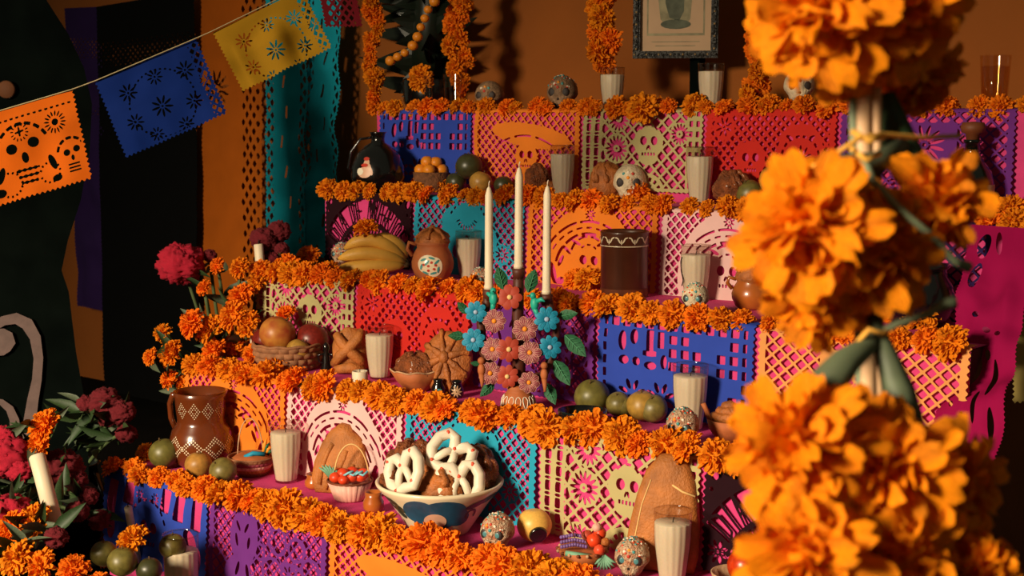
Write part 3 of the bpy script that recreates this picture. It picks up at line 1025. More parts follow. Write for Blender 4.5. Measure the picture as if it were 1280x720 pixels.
# ------------------------------------------------------------------ spiky dark plant at the left end of the top step
root = thing('spiky_plant', 'dark spiky yucca-like plant standing at the left end of the top step', 'plant', Vector((at_y(536, 125, 3.15).x, 3.15, TZ[1])))
mb = MB(); mb.lathe([(.06, 0), (.075, .03), (.08, .09), (.07, .1)], 16); mb.build('pot', 'black_clay', root)
mb = MB(); mb.tube([(0, 0, .08), (.01, 0, .3), (0, 0, .6)], [.055, .05, .04], 10); mb.build('trunk', 'palm', root)
mb = MB()
vs = []
for t, w in ((0, .55), (.25, 1), (.55, .8), (.8, .4), (1, .02)):
    for j in (-1, 0, 1):
        vs.append((j * .5 * w, -.18 * t * t * 0 + .25 * abs(j) * w * .5, t))
mb.add(vs, [(r * 3 + j, r * 3 + j + 1, r * 3 + j + 4, r * 3 + j + 3) for r in range(4) for j in range(2)])
lm = mb.mesh('spiky_leaf', 'palm', False)
rnd = random.Random(5)
for i in range(84):
    z = .07 + .56 * i / 84
    if i % 6 == 0:
        d = Vector((-1, rnd.uniform(-.2, .1), rnd.uniform(-.22, .25)))
        L = rnd.uniform(.22, .29)
    else:
        a = rnd.uniform(-2.9, .25)
        d = Vector((math.cos(a), math.sin(a) * .5, rnd.uniform(-.3, .45)))
        L = rnd.uniform(.13, .19) if d.x > 0 else rnd.uniform(.08, .125)
    if d.y > .1: d.y = .1
    d.normalize()
    put('spiky_leaf', lm, root, (0, 0, z), aim(d, rnd.choice((0, PI)) + rnd.uniform(-.5, .5) + PI / 2).to_euler(), (rnd.uniform(.036, .056), .03, L))

# ------------------------------------------------------------------ bouquets
def lump(seed, amp=.22, fr=2.6):
    mb = MB()
    def fn(d):
        q = mnoise.noise(d * fr + Vector((seed, 0, 0))) * amp + mnoise.noise(d * fr * 3.2 + Vector((0, seed, 0))) * amp * .7
        q += mnoise.noise(d * fr * 7 + Vector((0, 0, seed))) * amp * .55 + mnoise.noise(d * fr * 13 + Vector((seed, 0, seed))) * amp * .3
        return 1 + q
    mb.ball((0, 0, 0), (1, 1, .85), 56, 36, 0, fn)
    return mb
CEL = [lump(i * 3.7).mesh('celosia_bloom', 'celosia') for i in range(3)]
CELD = [lump(i * 5.1 + 1).mesh('celosia_bloom', 'celosia_dark') for i in range(3)]
def leaf_mesh(name, mat, w=.3, fold=.12, droop=.25):
    mb = MB()
    vs = []
    for t, ww in ((0, .12), (.2, .75), (.45, 1), (.7, .75), (.9, .3), (1, .02)):
        for j in (-1, 0, 1):
            vs.append((j * w * .5 * ww, fold * abs(j) * ww - droop * t * t, t))
    mb.add(vs, [(r * 3 + j, r * 3 + j + 1, r * 3 + j + 4, r * 3 + j + 3) for r in range(5) for j in range(2)])
    return mb.mesh(name, mat)
LEAF = leaf_mesh('leaf', 'leaf'); LEAFG = leaf_mesh('leaf', 'leaf_grey', .26)
def bouquet(name, label, base, blooms, nleaf, seed, vase=True, group=None, cat='bouquet'):
    """blooms: (kind, world point, radius, axis)"""
    rnd = random.Random(seed)
    base = Vector(base)
    root = thing(name, label, cat, base, group=group)
    if vase:
        mb = MB(); mb.lathe([(.05, 0), (.07, .02), (.085, .10), (.06, .17), (.055, .19), (.065, .2), (.058, .2), (.05, .18)], 20); mb.build('vase', 'black_clay', root)
        neck = Vector((0, 0, .17))
    else:
        neck = Vector((0, 0, .03))
    for i, (kind, P, R, ax) in enumerate(blooms):
        Q = Vector(P) - base
        mid = neck.lerp(Q, .55) + Vector((rnd.uniform(-.02, .02), rnd.uniform(-.02, .02), .05))
        pts = []
        q0 = neck + Vector((rnd.uniform(-.025, .025), rnd.uniform(-.025, .025), -.02))
        for j in range(7):
            t = j / 6
            pts.append(q0 * (1 - t) ** 2 + mid * (2 * t * (1 - t)) + Q * t * t)
        mb = MB(); mb.tube(pts, .0045, 6); mb.build('stem', 'stem', root)
        if kind == 'm':
            marigold(Q, R, ax, parent=root, name='marigold_bloom')
        else:
            put('celosia_bloom', (CEL if kind == 'c' else CELD)[i % 3], root, Q, (rnd.uniform(-.4, .4), rnd.uniform(-.4, .4), rnd.uniform(0, 6)), R)
        for j in range(nleaf):
            t = rnd.uniform(.35, .97)
            p = pts[min(5, int(t * 6))].lerp(pts[min(6, int(t * 6) + 1)], t * 6 - int(t * 6))
            d = Vector((rnd.uniform(-1, 1), rnd.uniform(-1, .5), rnd.uniform(-.3, .8))).normalized()
            put('leaf', LEAFG if rnd.random() < .3 else LEAF, root, p, aim(d, rnd.uniform(0, 6)).to_euler(), rnd.uniform(.05, .095))
    return root
def bl(kind, px, py, D, R, ax=(-.2, -.8, .5)):
    return (kind, at_d(px, py, D), R, ax)

bouquet('marigold_bouquet', 'bouquet of marigolds and one crimson cockscomb leaning at the left end of the altar', (-2.86, 2.36, 0), [
    bl('m', 300, 335, 3.5, .030), bl('m', 272, 332, 3.55, .024), bl('m', 300, 372, 3.48, .040), bl('m', 322, 352, 3.5, .030), bl('m', 290, 395, 3.45, .042),
    bl('m', 262, 412, 3.46, .042), bl('m', 240, 405, 3.44, .038), bl('m', 310, 405, 3.44, .036), bl('m', 203, 416, 3.45, .026), bl('m', 214, 442, 3.43, .036), bl('m', 188, 446, 3.43, .024), bl('m', 212, 474, 3.41, .026),
    bl('m', 228, 478, 3.42, .022), bl('m', 255, 360, 3.5, .022),
    bl('c', 226, 330, 3.55, .056), bl('c', 246, 318, 3.57, .02), bl('d', 262, 320, 3.58, .018)], 5, 3)
bouquet('cockscomb_bunch', 'small dark red cockscomb bunch in front of the teal streamers', (-2.80, 2.60, 0), [
    bl('d', 330, 300, 3.62, .034), bl('d', 348, 290, 3.64, .03), bl('d', 340, 325, 3.62, .026), bl('d', 352, 312, 3.62, .02)], 2, 9)
bouquet('cockscomb_bunch', 'tall cockscomb bunch with dull red heads standing left of the lowest step', (-2.98, 1.95, 0), [
    bl('d', 130, 502, 3.35, .036), bl('d', 108, 505, 3.35, .022), bl('d', 152, 515, 3.33, .03), bl('d', 158, 542, 3.32, .024), bl('d', 138, 520, 3.34, .03)], 9, 12)
bouquet('flower_bouquet', 'mixed marigold and red cockscomb bouquet filling the lower left corner', (-2.87, 1.62, 0), [
    bl('m', 55, 533, 3.02, .040), bl('m', 48, 556, 3.0, .034), bl('c', 10, 572, 3.0, .05), bl('c', 26, 588, 2.98, .03), bl('c', 5, 548, 3.02, .03),
    bl('d', 78, 585, 3.05, .044), bl('d', 92, 600, 3.04, .028), bl('c', 15, 640, 2.85, .04), bl('m', 40, 655, 2.8, .045), bl('m', 14, 662, 2.78, .04),
    bl('m', 22, 700, 2.68, .042), bl('m', 52, 708, 2.66, .036), bl('d', 125, 650, 3.0, .024), bl('d', 96, 640, 2.9, .024), bl('d', 70, 672, 2.72, .022), bl('d', 110, 620, 2.95, .02)], 16, 21)
for i, (px, py, R, lb) in enumerate(((118, 712, .036, 'marigold on the floor left of the fruit bowl, nearest the leaves'), (92, 712, .038, 'marigold lying on the floor below the pale thick candle'),
                          (140, 698, .032, 'marigold on the floor just behind the fruit bowl'),
                          (132, 668, .022, 'marigold at the shadowed left foot of the lowest step'), (128, 640, .02, 'marigold tucked by the left edge of the blue paper sheet'),
                          (330, 722, .036, 'marigold right at the bottom edge beside the brown dish'))):
    P = at_z(px, py, R * .6)
    if P.y > 1.78 and P.x > -2.72: P = P - ray(px, py) * .12; P.z = R * .6
    marigold(P, R, (random.uniform(-.4, .4), -.6, .8), lb, 'marigolds lying on the floor')

# ------------------------------------------------------------------ black cut-out board with pale scroll (far left)
BD = 3.42
def bp(px, py, off=0.): return at_d(px, py, BD - off)
out = [(-60, -60), (40, -60), (58, 0), (85, 42), (105, 85), (115, 130), (112, 190), (101, 250), (85, 300), (77, 338), (86, 365), (95, 440), (106, 500), (110, 560), (112, 625), (-60, 660)]
root = thing('black_board', 'tall black cut-out board with a pale scroll ornament at the left edge', 'board', Vector((bp(60, 600).x, bp(60, 600).y, 0)))
o0 = root.location
A = [bp(*p) - o0 for p in out]; B = [bp(*p, off=-.03) - o0 for p in out]
mb = MB(); n = len(out)
mb.add(A + B, [tuple(range(n)), tuple(range(n, 2 * n))[::-1]] + [(i, i + n, (i + 1) % n + n, (i + 1) % n) for i in range(n)])
mb.build('board', 'black_board', root, False)
def stroke(pts, wd, name, mat):
    mb = MB(); vs = []; n = len(pts)
    for i, p in enumerate(pts):
        a = pts[max(0, i - 1)]; b = pts[min(n - 1, i + 1)]
        dx, dy = b[0] - a[0], b[1] - a[1]
        l = math.hypot(dx, dy); nx, ny = -dy / l, dx / l
        for s in (-1, 1):
            for off in (.012, .001):
                vs.append(bp(p[0] + s * nx * wd[i], p[1] + s * ny * wd[i], off) - o0)
    fs = []
    for i in range(n - 1):
        k = i * 4
        for (p, q) in ((0, 2), (2, 3), (3, 1), (1, 0)):
            fs.append((k + p, k + q, k + 4 + q, k + 4 + p))
    mb.add(vs, fs + [(0, 1, 3, 2), (4 * n - 4, 4 * n - 2, 4 * n - 1, 4 * n - 3)])
    mb.build(name, mat, root, False)
stroke([(-14, 412), (4, 401), (20, 398), (34, 405), (44, 422), (48, 448), (46, 475), (41, 500), (37, 528), (36, 560)], [5, 6, 7, 8, 7, 6, 6, 7, 8, 9], 'scroll', 'scroll_paint')
stroke([(-10, 424), (0, 428), (10, 430), (16, 434)], [14, 18, 15, 6], 'scroll', 'scroll_paint')
stroke([(-12, 500), (2, 503), (12, 511), (18, 525), (20, 560)], [3, 4, 5, 6, 7], 'scroll', 'scroll_paint')
mb = MB(); q = bp(8, 112, .012) - o0
mb.lathe([(.0, -.004), (.019, -.004), (.022, 0), (.019, .004), (0, .004)], 20, 0, Matrix.Translation(q) @ aim(-FW)); mb.build('disc', 'brown_disc', root)

# ------------------------------------------------------------------ garlanded cane in the foreground
PD = .88
pc = at_d(1082, 300, PD)
root = thing('marigold_cane', 'upright cane bound with big blurred marigolds, close in front at right', 'flower stand', (pc.x, pc.y, 0))
o0 = Vector((pc.x, pc.y, 0))
mb = MB(); mb.lathe([(.07, 0), (.10, .02), (.12, .16), (.125, .18), (.11, .18), (.1, .15)], 24); mb.build('pot', 'pot_base', root)
for (x0, x1, r, mt) in ((1076, 1086, .0062, 'cane'), (1094, 1098, .004, 'cane'), (1062, 1080, .0034, 'cane_green')):
    a = at_d(x0, -90, PD + .02) - o0; b = at_d(x1, 760, PD + .02) - o0
    p2 = b + (b - a).normalized() * .3
    p2 = Vector((b.x * .3, b.y * .3, .12))
    mb = MB(); mb.tube([p2, b, b.lerp(a, .33) + Vector((.001, 0, 0)), b.lerp(a, .66), a], [r * 1.05, r, r * .94, r * .9, r * .85], 10); mb.build('cane', mt, root)
# raffia ties and side stems
def fstem(name, mt, pl, r):
    mb = MB(); mb.tube([at_d(x, y, d) - o0 for (x, y, d) in pl], r, 7); mb.build(name, mt, root)
fstem('raffia_tie', 'raffia', [(1010, 212, .86), (1040, 195, .85), (1075, 172, .85), (1100, 168, .86), (1150, 172, .88), (1200, 170, .9)], .0016)
fstem('raffia_tie', 'raffia', [(1066, 165, .86), (1085, 176, .848), (1104, 170, .86)], .0022)
fstem('raffia_tie', 'raffia', [(1064, 185, .86), (1082, 200, .848), (1100, 192, .86)], .0018)
fstem('raffia_tie', 'raffia', [(1070, 430, .86), (1086, 412, .85), (1104, 418, .86), (1120, 400, .87)], .0016)
fstem('side_stem', 'cane_green', [(1078, 195, .86), (1090, 225, .85), (1120, 258, .84), (1165, 295, .84), (1192, 325, .84), (1210, 334, .85)], [.0028, .0026, .0024, .0022, .0024, .0036])
fstem('side_stem', 'cane_green', [(1092, 420, .87), (1120, 405, .86), (1160, 392, .86), (1180, 380, .86), (1194, 377, .86)], [.0028, .0024, .0022, .003, .0042])
fstem('flower_neck', 'leaf_grey', [(1100, 415, .87), (1085, 432, .86), (1058, 452, .85), (1035, 480, .845), (1018, 498, .84)], [.004, .006, .009, .0115, .006])
fstem('flower_neck', 'leaf_grey', [(1090, 395, .87), (1112, 455, .86), (1124, 490, .855), (1132, 535, .85)], [.004, .0075, .010, .012])
fstem('flower_neck', 'leaf_grey', [(1130, 180, .9), (1095, 205, .89), (1050, 215, .875), (1015, 225, .87)], [.005, .008, .011, .007])
fstem('flower_neck', 'leaf', [(1108, 120, .93), (1122, 170, .92), (1132, 200, .91), (1140, 225, .9)], [.006, .011, .013, .01])
fstem('side_stem', 'leaf_grey', [(1078, 560, .86), (1020, 610, .85), (998, 628, .84), (985, 640, .84)], [.004, .005, .006, .008])
# petals: each visible one an object
def big_petal(seed):
    rnd = random.Random(seed)
    mb = MB()
    rows_ = [(0, .22, 0), (.25, .45, .0), (.5, .75, .02), (.75, 1.0, .05), (.92, .95, .12), (1.02, .55, .2)]
    vs = []
    for r, (t, w, c) in enumerate(rows_):
        for j in range(5):
            q = (j - 2) / 2
            ruf = .10 * math.sin(j * 2.1 + seed) * t + rnd.uniform(-.03, .03) * t
            notch = -.08 * (1 - abs(q)) if t > 1 else 0
            vs.append((q * .5 * w, c + ruf - .18 * q * q * (1 - t * .6), t + notch))
    mb.add(vs, [(r * 5 + j, r * 5 + j + 1, r * 5 + j + 6, r * 5 + j + 5) for r in range(5) for j in range(4)])
    return mb.mesh('petal', 'marigold_front')
BP = [big_petal(i) for i in range(6)]
CORE = []
for sdx in range(3):
    cm = pompon(300 + sdx, N=120, low=-.5, flat=.9, wid=.36)
    for p in cm.v: p *= .88
    CORE.append(cm.mesh('bloom', ['marigold_front', 'calyx'], True))
def big_bloom(px, py, D, rpx, ax, npet, seed):
    rnd = random.Random(seed)
    P = at_d(px, py, D) - o0
    R = rpx * 1.03 * D / FPX
    m = aim(ax, rnd.uniform(0, 6))
    b = put('bloom', CORE[seed % 3], root, P, m.to_euler(), R if npet else R * 1.3)
    g = PI * (3 - math.sqrt(5))
    for i in range(npet):
        z = .92 - 1.45 * (i + .5) / npet
        r = math.sqrt(1 - z * z)
        a = g * i + rnd.uniform(-.25, .25)
        d = Vector((r * math.cos(a), r * math.sin(a), z + rnd.uniform(-.1, .1))).normalized()
        side = d.cross(Vector((0, 0, 1))).normalized()
        nrm = d.cross(side)
        mt = Matrix(((side.x, nrm.x, d.x), (side.y, nrm.y, d.y), (side.z, nrm.z, d.z))).to_4x4()
        mt = mt @ Matrix.Rotation(rnd.uniform(-.5, .5), 4, 'Z') @ Matrix.Rotation(rnd.uniform(-.35, .15), 4, 'X')
        put('petal', BP[(i + seed) % 6], b, d * .22, mt.to_euler(), (rnd.uniform(.38, .62), rnd.uniform(.5, .9), rnd.uniform(.78, 1.08) * (1 - .2 * max(0, z))))
BL = [(1022, 18, .85, 88, (-.6, -.7, .1), 26), (1108, 8, .87, 92, (.2, -1, -.1), 26), (1142, 92, .95, 64, (.6, -.2, -.6), 18), (1066, 78, .90, 56, (-.1, -.8, -.6), 18),
      (1012, 285, .84, 88, (-.6, -.8, .3), 28), (1085, 315, .86, 84, (.1, -1, .1), 26), (1172, 252, .87, 66, (.5, -.8, .5), 24), (1020, 365, .87, 66, (-.4, -.8, -.5), 22),
      (1000, 555, .82, 84, (-.6, -.8, .3), 27), (1098, 585, .83, 90, (.1, -1, .2), 29), (1185, 600, .86, 74, (.7, -.7, 0), 24), (1010, 690, .80, 84, (-.5, -.8, .4), 24), (1120, 705, .82, 84, (.3, -1, .3), 8), (1215, 720, .84, 56, (.6, -.8, .5), 0)]
for i, (px, py, D, R, ax, npt) in enumerate(BL):
    big_bloom(px, py, D, R, RT * ax[0] + FW * ax[1] + Vector((0, 0, ax[2])), npt, 40 + i)

# ------------------------------------------------------------------ candle glasses
def flute(a, z): return 1 + .013 * math.cos(16 * a)
mb = MB()
GP = [(.70, 0), (.72, .06), (.76, .5), (.84, 1.1), (.92, 1.7), (.97, 2.3), (.985, 2.9), (.99, 3.1), (1.0, 3.55)]
mb.lathe(GP, 54, cap1=False)
GLASS = mb.mesh('glass_cup', 'glass')
mb = MB(); mb.lathe([(1.0, 3.53), (1.02, 3.56), (1.0, 3.6), (.955, 3.58), (.95, 3.53)], 54, cap0=False, cap1=False); RIM = mb.mesh('rim', 'glass')
mb = MB(); mb.lathe([(.64, .12), (.665, .16), (.715, .5), (.795, 1.1), (.875, 1.7), (.925, 2.3), (.94, 2.92), (.92, 2.98), (.2, 2.965), (0, 2.96)], 112, 0, None, flute); WAX = mb.mesh('wax', 'wax')
mb = MB(); mb.tube([(0, 0, 2.95), (.02, 0, 3.1), (.06, .02, 3.22)], .03, 6); WICK = mb.mesh('wick', 'wick')
def candle_glass(P, r, label, hs=1.0):
    t = thing('candle_glass', label, 'candle', P, group='white candles in fluted glasses')
    for nm, me in (('glass_cup', GLASS), ('rim', RIM), ('wax', WAX), ('wick', WICK)):
        put(nm, me, t, None, random.uniform(0, .2), (r, r, r * hs))
    return t
GT = {765: 84, 888: 79, 703: 181, 874: 183, 586: 288, 869: 306, 475: 407, 862: 455, 358: 527, 840: 637}
for (k, px, py, r, lb) in (
  (1, 765, 132, .031, 'fluted glass candle on the top step, under the marigold garland left of the picture'),
  (1, 888, 131, .031, 'fluted glass candle on the top step, in front of the black picture stand'),
  (2, 703, 238, .031, 'fluted glass candle in front of the orange skull-in-a-hat sheet'),
  (2, 874, 244, .032, 'fluted glass candle standing before the khaki and red sheets of the top step'),
  (3, 586, 350, .032, 'fluted glass candle beside the painted pot on the middle step'),
  (3, 869, 378, .032, 'fluted glass candle behind a small skull on the middle step, black scroll on its side'),
  (4, 475, 472, .033, 'fluted glass candle before the red sheet, right of the knotted bread'),
  (4, 862, 540, .034, 'fluted glass candle before the bright blue grid sheet'),
  (5, 358, 603, .034, 'tall fluted glass candle between the little striped basket and the rounded bread'),
  (5, 840, 728, .033, 'fluted glass candle nearest the camera, in front of the big loaf')):
    P = on(k, px, py, r)
    if k == 1: P.z = TZ[1] + .004
    c = candle_glass(P, r, lb, top_h(P, px, GT[px]) / (3.6 * r))
    if 'scroll' in lb:
        mb = MB()
        rr = r * .96
        pl = []
        for i in range(14):
            t = i / 13
            a = -2.35 + .28 * math.sin(t * 7)
            z = r * (1.0 + 1.9 * t)
            R2 = r * (.84 + .14 * (z / r) / 3) * 1.03
            pl.append((R2 * math.cos(a), R2 * math.sin(a), z))
        mb.tube(pl, .0012, 5); mb.build('painted_scroll', 'wick', c)
P = at_z(228, 752, 0); P.y = 1.74; P.x = at_y(228, 752, 1.74).x; candle_glass(P, .036, 'fluted glass candle on the floor beside the bowl of green fruit', top_h(P, 228, 667) / (3.6 * .036))

def tumbler(P, r, h, label, mat='glass', liquid=None):
    t = thing('glass_tumbler', label, 'glass', P)
    mb = MB(); mb.lathe([(r * .8, 0), (r * .82, .004), (r, h)], 32, cap1=False); mb.build('glass_cup', mat, t)
    if liquid:
        mb = MB(); mb.lathe([(r * .76, .012), (r * .9, h * liquid), (0, h * liquid)], 32); mb.build('water', 'glass_amber', t)
    return t
tumbler(on(1, 566, 128, .03), .026, .098, 'clear empty glass at the foot of the right garland by the spiky plant')
tumbler(on(1, 548, 128, .03) + Vector((-.01, -.03, 0)), .012, .095, 'narrow clear glass tube beside the empty glass on the top step')
tumbler(on(1, 1242, 128, .03), .031, .112, 'clear glass of water at the right end of the top step', 'glass_amber', .8)

# ------------------------------------------------------------------ taper candles
def taper(A, B, r, label, mat='wax_warm', group=None, tip=True):
    A, B = Vector(A), Vector(B)
    t = thing('taper_candle', label, 'candle', A, group=group)
    m = aim(B - A); L = (B - A).length
    mb = MB()
    if tip:
        mb.lathe([(r * 1.15, 0), (r * 1.15, r * .9), (r, r), (r * .97, L * .5), (r * .92, L - 2.2 * r), (r * .5, L - .5 * r), (r * .15, L), (0, L)], 20, 0, m)
    else:
        mb.lathe([(r, 0), (r, L - r * .2), (r * .85, L), (0, L)], 20, 0, m)
    mb.build('wax', mat, t)
    mb = MB(); q = m @ Vector((0, 0, L)); mb.tube([q * .995, q + Vector((0, 0, .006)), q + Vector((.002, 0, .011))], .0011, 6); mb.build('wick', 'wick' if not tip else mat, t)
    return t

# ------------------------------------------------------------------ clay candelabrum: a tree of flowers
CB = on(4, 648, 512, .05)
CB.y = 2.17
q = at_y(648, 500, CB.y); CB.x = q.x
mp = mpp(CB + Vector((0, 0, .15)))
cy = CB.y
root = thing('clay_candelabrum', 'clay candelabrum covered in blue, rust and mauve flowers with green leaves', 'candelabrum', CB)
EU = RT.copy()          # flowers face the room, slightly turned to the right
def cpt(px, py, off=0.):
    """point on the candelabrum's own upright plane through its axis"""
    d = ray(px, py)
    t = (CB - EYE).dot(FW) / d.dot(FW)
    return EYE + d * t - CB - FW * off
mb = MB(); bpf = [(.031, 0), (.036, .008), (.033, .028), (.024, .042), (.021, .046), (.025, .051), (.018, .056)]; mb.lathe(bpf, 28); base_ = mb.build('base', 'terracotta', root)
for i in range(14):     # white painted loops round the foot
    a = 2 * PI * i / 14
    mb = MB()
    pl = []
    for j in range(9):
        s = j / 8
        aa = a + .16 * math.sin(s * 2 * PI); z = .010 + .026 * math.sin(s * PI)
        R2 = float(np.interp(z, [p[1] for p in bpf], [p[0] for p in bpf])) + .0006
        pl.append((R2 * math.cos(aa), R2 * math.sin(aa), z))
    mb.tube(pl, .0009, 4); mb.build('painted_loop', 'paint_white', base_)
socks = [(611, 364), (648, 338), (683, 370)]
trunk = [cpt(648, 488), cpt(649, 450), cpt(647, 400), cpt(648, 360), cpt(648, 340)]
mb = MB(); mb.tube(trunk, [.014, .013, .012, .011, .010], 10); mb.build('trunk', 'clay_tree', root)
mb = MB(); mb.tube([cpt(650, 476), cpt(620, 468), cpt(604, 440), cpt(601, 405), cpt(608, 382), cpt(611, 364)], [.010, .010, .009, .009, .009, .010], 9); mb.build('arm', 'clay_tree', root)
mb = MB(); mb.tube([cpt(650, 476), cpt(678, 470), cpt(694, 440), cpt(696, 410), cpt(688, 388), cpt(683, 370)], [.010, .010, .009, .009, .009, .010], 9); mb.build('arm', 'clay_tree', root)
for i, (x, y) in enumerate(socks):
    q = cpt(x, y)
    mb = MB(); mb.lathe([(.010, -.018), (.0125, -.004), (.0125, .004), (.008, .004)], 16, 0, Matrix.Translation(q)); mb.build('socket', 'clay_tree', root)
mb = MB()
vs = []
for t, w, z in ((0, .14, 0), (.3, .34, .10), (.6, .48, .12), (.85, .40, .06), (1, .16, .0)):
    for j in (-1, 0, 1):
        vs.append((j * .5 * w * 1.25, z - .05 * abs(j), t))
mb.add(vs, [(r * 3 + j, r * 3 + j + 1, r * 3 + j + 4, r * 3 + j + 3) for r in range(4) for j in range(2)])
PET = {c: mb.mesh('petal', c) for c in ('petal_blue', 'petal_rust', 'petal_mauve')}
mb = MB()
for j in (-1, 0, 1):    # raised pale veins
    mb.tube([(j * .06, .07, .15), (j * .16, .13, .55), (j * .17, .10, .93)], .018, 4)
for s in (-1, 1):
    mb.tube([(s * .1, .03, .05), (s * .22, .08, .3), (s * .31, .09, .6), (s * .26, .04, .85), (0, .02, 1.0)], .022, 4)
VEIN = mb.mesh('painted_edge', 'petal_edge')
mb = MB()
for j in (-1, 0, 1):
    mb.tube([(j * .05, .07, .15), (j * .14, .125, .5), (j * .15, .11, .8)], .014, 4)
VEINB = mb.mesh('painted_vein', 'petal_blue')
mb = MB(); mb.ball((0, .09, 0), (.2, .14, .2), 12, 8); EYES = {c: mb.mesh('flower_eye', c) for c in ('eye_orange', 'eye_cream', 'eye_lilac')}
def clay_flower(px, py, rpx, col, eye, n, off=.022, tilt=(0, 0)):
    P = cpt(px, py, off)
    f = bpy.data.objects.new('clay_flower', EYES[eye]); COL.objects.link(f); f.parent = root
    R = rpx * mp
    nrm = (-FW + RT * tilt[0] + Vector((0, 0, .12 + tilt[1]))).normalized()
    up = (Vector((0, 0, 1)) - nrm * nrm.z).normalized()
    rt = nrm.cross(up)
    mt = Matrix(((rt.x, nrm.x, up.x), (rt.y, nrm.y, up.y), (rt.z, nrm.z, up.z))).to_4x4()
    f.location = P; f.rotation_euler = mt.to_euler(); f.scale = (R, R, R)
    ph = random.uniform(0, 1)
    for i in range(n):
        a = 2 * PI * (i + ph) / n
        k = 8 / n
        p = put('petal', PET[col], f, None, (0, a, 0), (k, 1, 1))
        if col == 'petal_mauve':
            p2 = VEIN
        elif col == 'petal_blue':
            p2 = VEINB
        else:
            continue
        v = bpy.data.objects.new(p2.name, p2); COL.objects.link(v); v.parent = f; v.rotation_euler = (0, a, 0); v.scale = (k, 1, 1)
for (x, y, r, c, e, n) in ((637, 370, 16, 'petal_rust', 'eye_cream', 7), (595, 388, 14, 'petal_blue', 'eye_lilac', 8), (618, 399, 15, 'petal_mauve', 'eye_orange', 8), (656, 409, 16, 'petal_mauve', 'eye_orange', 8),
    (683, 397, 16, 'petal_blue', 'eye_lilac', 9), (592, 423, 15, 'petal_blue', 'eye_lilac', 8), (616, 434, 15, 'petal_mauve', 'eye_orange', 8), (636, 434, 16, 'petal_rust', 'eye_cream', 8), (662, 438, 15, 'petal_mauve', 'eye_orange', 7),
    (687, 432, 15, 'petal_blue', 'eye_lilac', 9), (613, 464, 15, 'petal_mauve', 'eye_orange', 8), (634, 468, 15, 'petal_rust', 'eye_cream', 8), (661, 475, 14, 'petal_mauve', 'eye_orange', 8)):
    clay_flower(x, y, r, c, e, n, random.uniform(.018, .028), (random.uniform(-.15, .15), random.uniform(-.1, .1)))
CLF = leaf_mesh('clay_leaf', 'clay_leaf', .55, .10, .1)
mb = MB()
mb.tube([(0, -.03 - .1 * t * t, t) for t in (.02, .3, .6, .95)], [.016, .016, .012, .005], 5)
for t in (.2, .38, .56, .72):
    for s in (-1, 1):
        mb.tube([(0, -.03 - .1 * t * t, t), (s * .12 * (1.1 - t * .7), .0 - .1 * t * t, t + .09), (s * .2 * (1.15 - t * .8), .02 - .1 * t * t, t + .15)], .009, 4)
CLV = mb.mesh('leaf_vein', 'leaf_vein')
for (x0, y0, x1, y1) in ((630, 362, 622, 332), (660, 365, 669, 335), (585, 392, 572, 376), (582, 420, 560, 418), (697, 395, 722, 390), (706, 418, 732, 444), (693, 450, 712, 480), (682, 478, 694, 504), (618, 478, 600, 494), (600, 455, 588, 452)):
    A, B = cpt(x0, y0, .008), cpt(x1, y1, .012)
    d = B - A
    zq = d.normalized(); yq = (-FW - zq * (-FW).dot(zq)).normalized() * -1; xq = yq.cross(zq)
    mt = Matrix(((xq.x, yq.x, zq.x), (xq.y, yq.y, zq.y), (xq.z, yq.z, zq.z))).to_4x4()
    lf_ = put('clay_leaf', CLF, root, A, mt.to_euler(), d.length)
    put('leaf_vein', CLV, lf_)
for (x, y, s) in ((617, 372, 1), (668, 378, -1)):   # turquoise birds
    mb = MB(); mb.ball((0, 0, 0), (.009, .008, .014), 12, 8); mb.ball((.002 * s, -.003, .016), (.0065, .0065, .007), 10, 7)
    mb.tube([(s * .005, -.008, .016), (s * .009, -.014, .016)], [.002, .0004], 5)
    mb.tube([(-s * .004, 0, .004), (-s * .016, .002, .010), (-s * .024, .002, .006)], [.005, .005, .001], 6)
    mb.tube([(0, 0, -.008), (-s * .004, .003, -.020), (-s * .008, .003, -.026)], [.006, .005, .002], 6)
    put('clay_bird', mb.mesh('clay_bird', 'clay_teal'), root, cpt(x, y, .02))
for (x, y) in ((602, 456), (680, 462)):             # little clay hands / figures under the arms
    mb = MB(); mb.ball((0, 0, .012), .0075, 10, 8); mb.ball((0, 0, -.006), (.008, .007, .013), 10, 8)
    mb.tube([(0, 0, -.015), (.002, 0, -.032), (.003, -.002, -.040)], [.006, .004, .002], 7)
    put('clay_figure', mb.mesh('clay_figure', 'terracotta'), root, cpt(x, y, .022))
for i, ((x, y), yt) in enumerate(zip(socks, (233, 209, 232))):
    A = CB + cpt(x, y) + Vector((0, 0, .004))
    B = CB + cpt(x + (1, 3, 3)[i], yt)
    B.x, B.y = A.x + (.001, .002, .002)[i], A.y
    taper(A, B, .0083, ('left', 'tallest, middle', 'right')[i] + ' white taper candle standing in the flowered candelabrum', 'wax_warm', 'tapers in the candelabrum')

# other tapers
A = at_d(70, 660, 2.84); taper(A, at_d(46, 569, 2.88), .0165, 'thick pale candle leaning among the flowers at lower left', 'wax_warm', None, False)
A = at_d(329, 352, 3.58); taper(A + Vector((.0, 0, -.05)), at_d(323, 305, 3.58), .012, 'short white candle leaning by the left edge of the middle step', 'wax_warm', None, False)
P = on(4, 323, 448, .02); P.y = 2.26; taper(P, P + Vector((-.006, 0, .085)), .0098, 'white candle stub standing behind the woven fruit basket', 'wax_warm', None, False)
A = at_z(176, 735, 0); taper(Vector((A.x, A.y, .03)), at_d(160, 634, (A - EYE).dot(FW)), .0085, 'thin white candle tilted in the bowl of green fruit', 'wax_warm', None, False)

